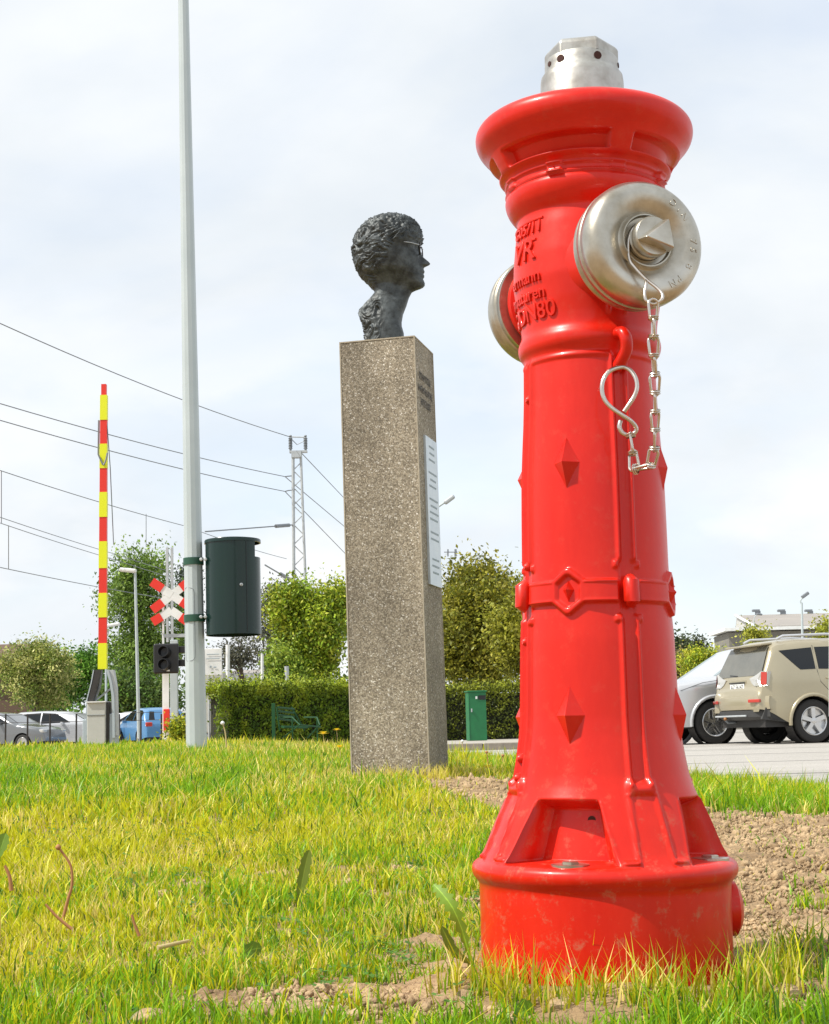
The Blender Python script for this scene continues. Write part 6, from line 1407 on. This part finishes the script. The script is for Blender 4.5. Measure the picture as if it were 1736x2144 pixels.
# ------------------------------------------------------------------ soil clods
def build_clods():
    bm = bmesh.new(); bmesh.ops.create_icosphere(bm, subdivisions=1, radius=1); v1 = np.array([v.co[:] for v in bm.verts]); f1 = np.array([[v.index for v in f.verts] for f in bm.faces]); bm.free()
    bm = bmesh.new(); bmesh.ops.create_icosphere(bm, subdivisions=2, radius=1); v2 = np.array([v.co[:] for v in bm.verts]); f2 = np.array([[v.index for v in f.verts] for f in bm.faces]); bm.free()
    v0 = np.array([(1,0,0),(-1,0,0),(0,1,0),(0,-1,0),(0,0,1),(0,0,-1)],float); f0 = np.array([(0,2,4),(2,1,4),(1,3,4),(3,0,4),(2,0,5),(1,2,5),(3,1,5),(0,3,5)])
    Vs, Fs = [], []; off = 0
    for (n, vb, fb, lo, hi, ymx) in ((190000, v0, f0, 0.0012, 0.0042, 5.2), (24000, v1, f1, 0.0025, 0.0062, 5.2), (1500, v2, f2, 0.005, 0.0095, 5.2), (9000, v1, f1, 0.0016, 0.0050, 1.85), (700, v2, f2, 0.004, 0.0085, 1.75)):
        x, y = scatter(n, 1.25, ymx, 0.42); b = bare(x, y); keep = rng.uniform(0, 1, n) < b*0.9+0.004; keep &= np.hypot(x-0.197, y-HY) > 0.145; x, y = x[keep], y[keep]; k = len(x)
        r = lo+(hi-lo)*rng.uniform(0, 1, k)**2.2; r *= 1+0.15*(y-1.5)
        z = Gz(x, y)+r*0.35+0.002*0
        nv = len(vb); sc = rng.uniform(0.6, 1.35, (k, 1, 3)); V = vb[None]*sc*rng.uniform(0.6, 1.3, (k, nv, 1))*r[:, None, None]
        a = rng.uniform(0, 2*PI, k); ca, sa = np.cos(a)[:, None], np.sin(a)[:, None]; X = V[:, :, 0]*ca-V[:, :, 1]*sa; Yy = V[:, :, 0]*sa+V[:, :, 1]*ca
        V = np.stack([X+x[:, None], Yy+y[:, None], V[:, :, 2]+z[:, None]], -1).reshape(-1, 3)
        Fq = (fb[None]+(np.arange(k)*nv)[:, None, None]).reshape(-1, 3)+off; Vs.append(V); Fs.append(Fq); off += len(V)
    me = mesh_np('soil_crumbs', np.concatenate(Vs), np.concatenate(Fs), False); tag(link('soil_crumbs', me, MCLOD), 'dry crumbly brown soil lumps strewn round the hydrant', 'soil', kind='stuff')
    # single larger stones
    for lab, px, py, Y, r in (('largest pale round clod at the lower picture edge left of centre', 312, 2130, 1.475, 0.018), ('flat pale stone in front of the bare soil at the lower edge', 640, 2138, 1.465, 0.020), ('pale stone at the lower edge in front of the hydrant', 1180, 2118, 1.46, 0.019), ('brown clod leaning on the hydrant foot among grass', 1300, 2010, 1.452, 0.014), ('dark brown clod at the right of the hydrant foot', 1360, 2030, 1.44, 0.015), ('pale clod in bare soil left of the hydrant', 765, 2075, 1.53, 0.013), ('single white pebble on the soil right of the pillar', 1006, 1655, 4.55, 0.012), ('brown clod in the small bare patch of the left lawn', 345, 1880, 2.35, 0.016), ('pale clod in the bare patch between lawn and pillar', 735, 1860, 2.45, 0.015), ('big pale clod in the soil at the lower right corner', 1640, 2095, 1.5, 0.018)):
        p = P(px, py, Y); z = float(Gz(p.x, p.y)); V = v2.copy(); V *= rng.uniform(0.78, 1.18, (len(V), 1)); V *= np.array([1.25, 1.0, 0.62])*r*0.85
        o = link('soil_clod', mesh_np('soil_clod', V, f2, True), MCLOD, None, (p.x, p.y, z+r*0.3)); tag(o, lab, 'stone')
        sb = o.modifiers.new('s', 'SUBSURF'); sb.levels = 1; sb.render_levels = 1
build_clods()

# ------------------------------------------------------------------ weeds
def weeds():
    def flower(label, px, py, Y, hh=0.05, r=0.014):
        p = P(px, py, Y); g = float(Gz(p.x, p.y)); root = thing('dandelion', label, 'flower', (p.x, p.y, g)); bpy.context.view_layer.update()
        z = max(p.z, g+0.02); MB().tube([(p.x, p.y, g-0.005), (p.x+0.004, p.y, (g+z)/2), (p.x, p.y, z)], 0.0016, 6).build('stem', MSTRAW, root)
        m = MB()
        for ring, (rr_, tilt, n) in enumerate(((r, 0.15, 22), (r*0.7, 0.6, 16), (r*0.4, 1.1, 10))):
            for k in range(n):
                a = 2*PI*k/n+ring*.2; d = Vector((math.cos(a)*math.cos(tilt), math.sin(a)*math.cos(tilt), math.sin(tilt))); t = Vector((-math.sin(a), math.cos(a), 0))*0.0016; c = Vector((p.x, p.y, z))
                m.add([c-t*.6, c+t*.6, c+d*rr_+t, c+d*rr_-t], [(0, 1, 2, 3)])
        m.build('petals', MYFLOW, root, fix=False)
    flower('yellow dandelion in the grass between pillar and hydrant', 1022, 1637, 5.2, r=0.028)
    flower('yellow dandelion close to the left foot of the pillar', 711, 1565, 6.6, r=0.026)
    flower('low yellow dandelion left of the pillar near the hedge foot', 677, 1537, 10.5, r=0.045)
    flower('yellow dandelion nearest the pillar at hedge foot height', 705, 1529, 10.8, r=0.035)
    flower('faded dandelion by the right lawn edge', 1693, 1662, 6.8, r=0.018)
    def stalk(label, pts, r, m_=MSTALK, cat='dry stalk', head=None):
        P3 = [P(*q) for q in pts]; root = thing('weed_stalk', label, cat, P3[0]); bpy.context.view_layer.update()
        sm = smooth_poly(P3, 6); MB().tube(sm, [r*(1-0.4*k/len(sm)) for k in range(len(sm))], 7).build('stem', m_, root, smooth=60)
        if head: MB().lathe([(-head, 0.0005), (-head*.5, head*.8), (0, head), (head*.6, head*.7), (head, 0.0005)], 12, P3[-1]).build('seed_head', head and (MWHITE if m_ is MSTRAW else MSTALK), root, smooth=60)
    stalk('curved reddish brown stalk standing in the left lawn', [(132, 1925, 2.0), (142, 1885, 2.0), (151, 1850, 2.0), (147, 1810, 2.0), (122, 1774, 2.0)], 0.0024, head=0.004)
    stalk('short brown stalk at the far left edge of the lawn', [(24, 1865, 2.1), (20, 1835, 2.1), (10, 1812, 2.1)], 0.003)
    stalk('brown twig lying in the left lawn', [(150, 1945, 1.9), (120, 1920, 1.9), (95, 1893, 1.9)], 0.0022)
    stalk('short reddish twig in the left lawn right of the curved stalk', [(292, 1960, 1.85), (282, 1935, 1.85), (276, 1915, 1.85)], 0.0022)
    stalk('dry straw blade lying before the small bare patch', [(330, 1985, 1.75), (360, 1978, 1.76), (395, 1970, 1.78)], 0.003, MSTRAW, 'straw')
    stalk('tall seed stalk in front of the grey pole foot', [(905, 1600, 5.5), (904, 1560, 5.5), (897, 1528, 5.5)], 0.002, MSTRAW, head=0.005)
    stalk('white-headed seed stalk by the clipped hedge', [(474, 1565, 7.0), (472, 1535, 7.0), (466, 1514, 7.0)], 0.004, MSTRAW, head=0.010)
    stalk('thin seed stalk above the lawn right of the pillar', [(968, 1600, 7.5), (969, 1580, 7.5), (968, 1552, 7.5)], 0.003, MSTRAW, head=0.008)
    stalk('dark-headed plantain stalk between pillar and hydrant', [(1024, 1640, 6), (1022, 1600, 6), (1019, 1575, 6)], 0.0025, MSTALK, head=0.006)
    stalk('dark-headed plantain stalk nearest the hydrant', [(1050, 1630, 6), (1052, 1605, 6), (1053, 1582, 6)], 0.0025, MSTALK, head=0.006)
    stalk('seed stalk standing at the right lawn edge', [(1726, 1700, 5.0), (1724, 1670, 5.0), (1722, 1652, 5.0)], 0.002, MSTALK, head=0.006)
    # broad leaves
    def leaf(label, pts, w, m_col, jag=0.25):
        P3 = smooth_poly([P(*q) for q in pts], 7); n = len(P3); V = []; C = []
        for i, p in enumerate(P3):
            t = i/(n-1); wd = w*(math.sin(PI*min(1, (t**1.5)*0.9+0.06))**0.8)*(1-jag*(i % 3)/2); d = (P3[min(i+1, n-1)]-P3[max(i-1, 0)]).normalized(); s_ = d.cross(Vector((0.1, -1, 0.15))).normalized()
            cup = Vector((0, -0.25*wd, 0)); V += [p-s_*wd+cup, p-s_*wd*0.12, p, p+s_*wd*0.12, p+s_*wd+cup]; c = np.array(m_col); C += [c*0.9, c, c*1.9, c, c*0.9]
        me = mesh_np('leaf', V, np.array([(i*5+j, i*5+j+1, i*5+6+j, i*5+5+j) for i in range(n-1) for j in range(4)]), True); set_col(me, np.array(C)); 
        o = link('weed_leaf', me, MLEAF); tag(o, label, 'leaf')
    leaf('large upright dandelion leaf with pale midrib just left of the hydrant foot', [(985, 2010, 1.66), (972, 1960, 1.66), (950, 1905, 1.66), (925, 1870, 1.67), (908, 1852, 1.68)], 0.0095, (0.20, 0.36, 0.03), 0.55)
    leaf('dark slim leaf curling beside the large dandelion leaf', [(990, 2020, 1.64), (950, 1990, 1.63), (925, 1940, 1.62)], 0.006, (0.15, 0.24, 0.03))
    leaf('broad green leaf low in the middle of the lawn', [(505, 2010, 1.72), (525, 1990, 1.73), (548, 1985, 1.74)], 0.010, (0.13, 0.24, 0.03))
    leaf('translucent leaf blade standing in the middle lawn', [(622, 1900, 2.2), (630, 1860, 2.2), (640, 1810, 2.2), (648, 1780, 2.2)], 0.009, (0.20, 0.26, 0.04))
    leaf('small bright leaf at the lower picture edge centre', [(1080, 2144, 1.44), (1095, 2120, 1.44), (1118, 2110, 1.45)], 0.012, (0.16, 0.30, 0.03))
    leaf('pair of bright leaves at the left picture edge', [(-6, 1800, 2.2), (4, 1770, 2.2), (12, 1745, 2.2)], 0.010, (0.22, 0.36, 0.06))
weeds()
def clover():
    V, C = [], []; 
    for k in range(170):
        y = math.sqrt(rng.uniform(1.45**2, 3.6**2)); x = rng.uniform(-0.27, 0.14)*y; n = rng.integers(3, 9)
        for j in range(n):
            cx, cy = x+rng.normal(0, 0.02), y+rng.normal(0, 0.02); z = float(Gz(cx, cy))+rng.uniform(0.006, 0.018); g = rng.uniform(0.7, 1.2)
            for q in range(3):
                a = 2*PI*q/3+rng.uniform(-.3, .3); r = rng.uniform(0.0028, 0.0055); d = np.array([math.cos(a), math.sin(a), rng.uniform(0.0, 0.5)]); t = np.array([-math.sin(a), math.cos(a), 0]); c = np.array([cx, cy, z])
                V += [c, c+d*r+t*r*0.75, c+d*r*1.9, c+d*r-t*r*0.75]; C += [np.array([0.10, 0.24, 0.03])*g]*4
    me = mesh_np('clover', np.array(V), np.arange(len(V)).reshape(-1, 4)); set_col(me, np.array(C)); tag(link('clover', me, MLEAF), 'small clover leaves scattered low in the lawn', 'clover', kind='stuff')
clover()
bpy.context.view_layer.update()
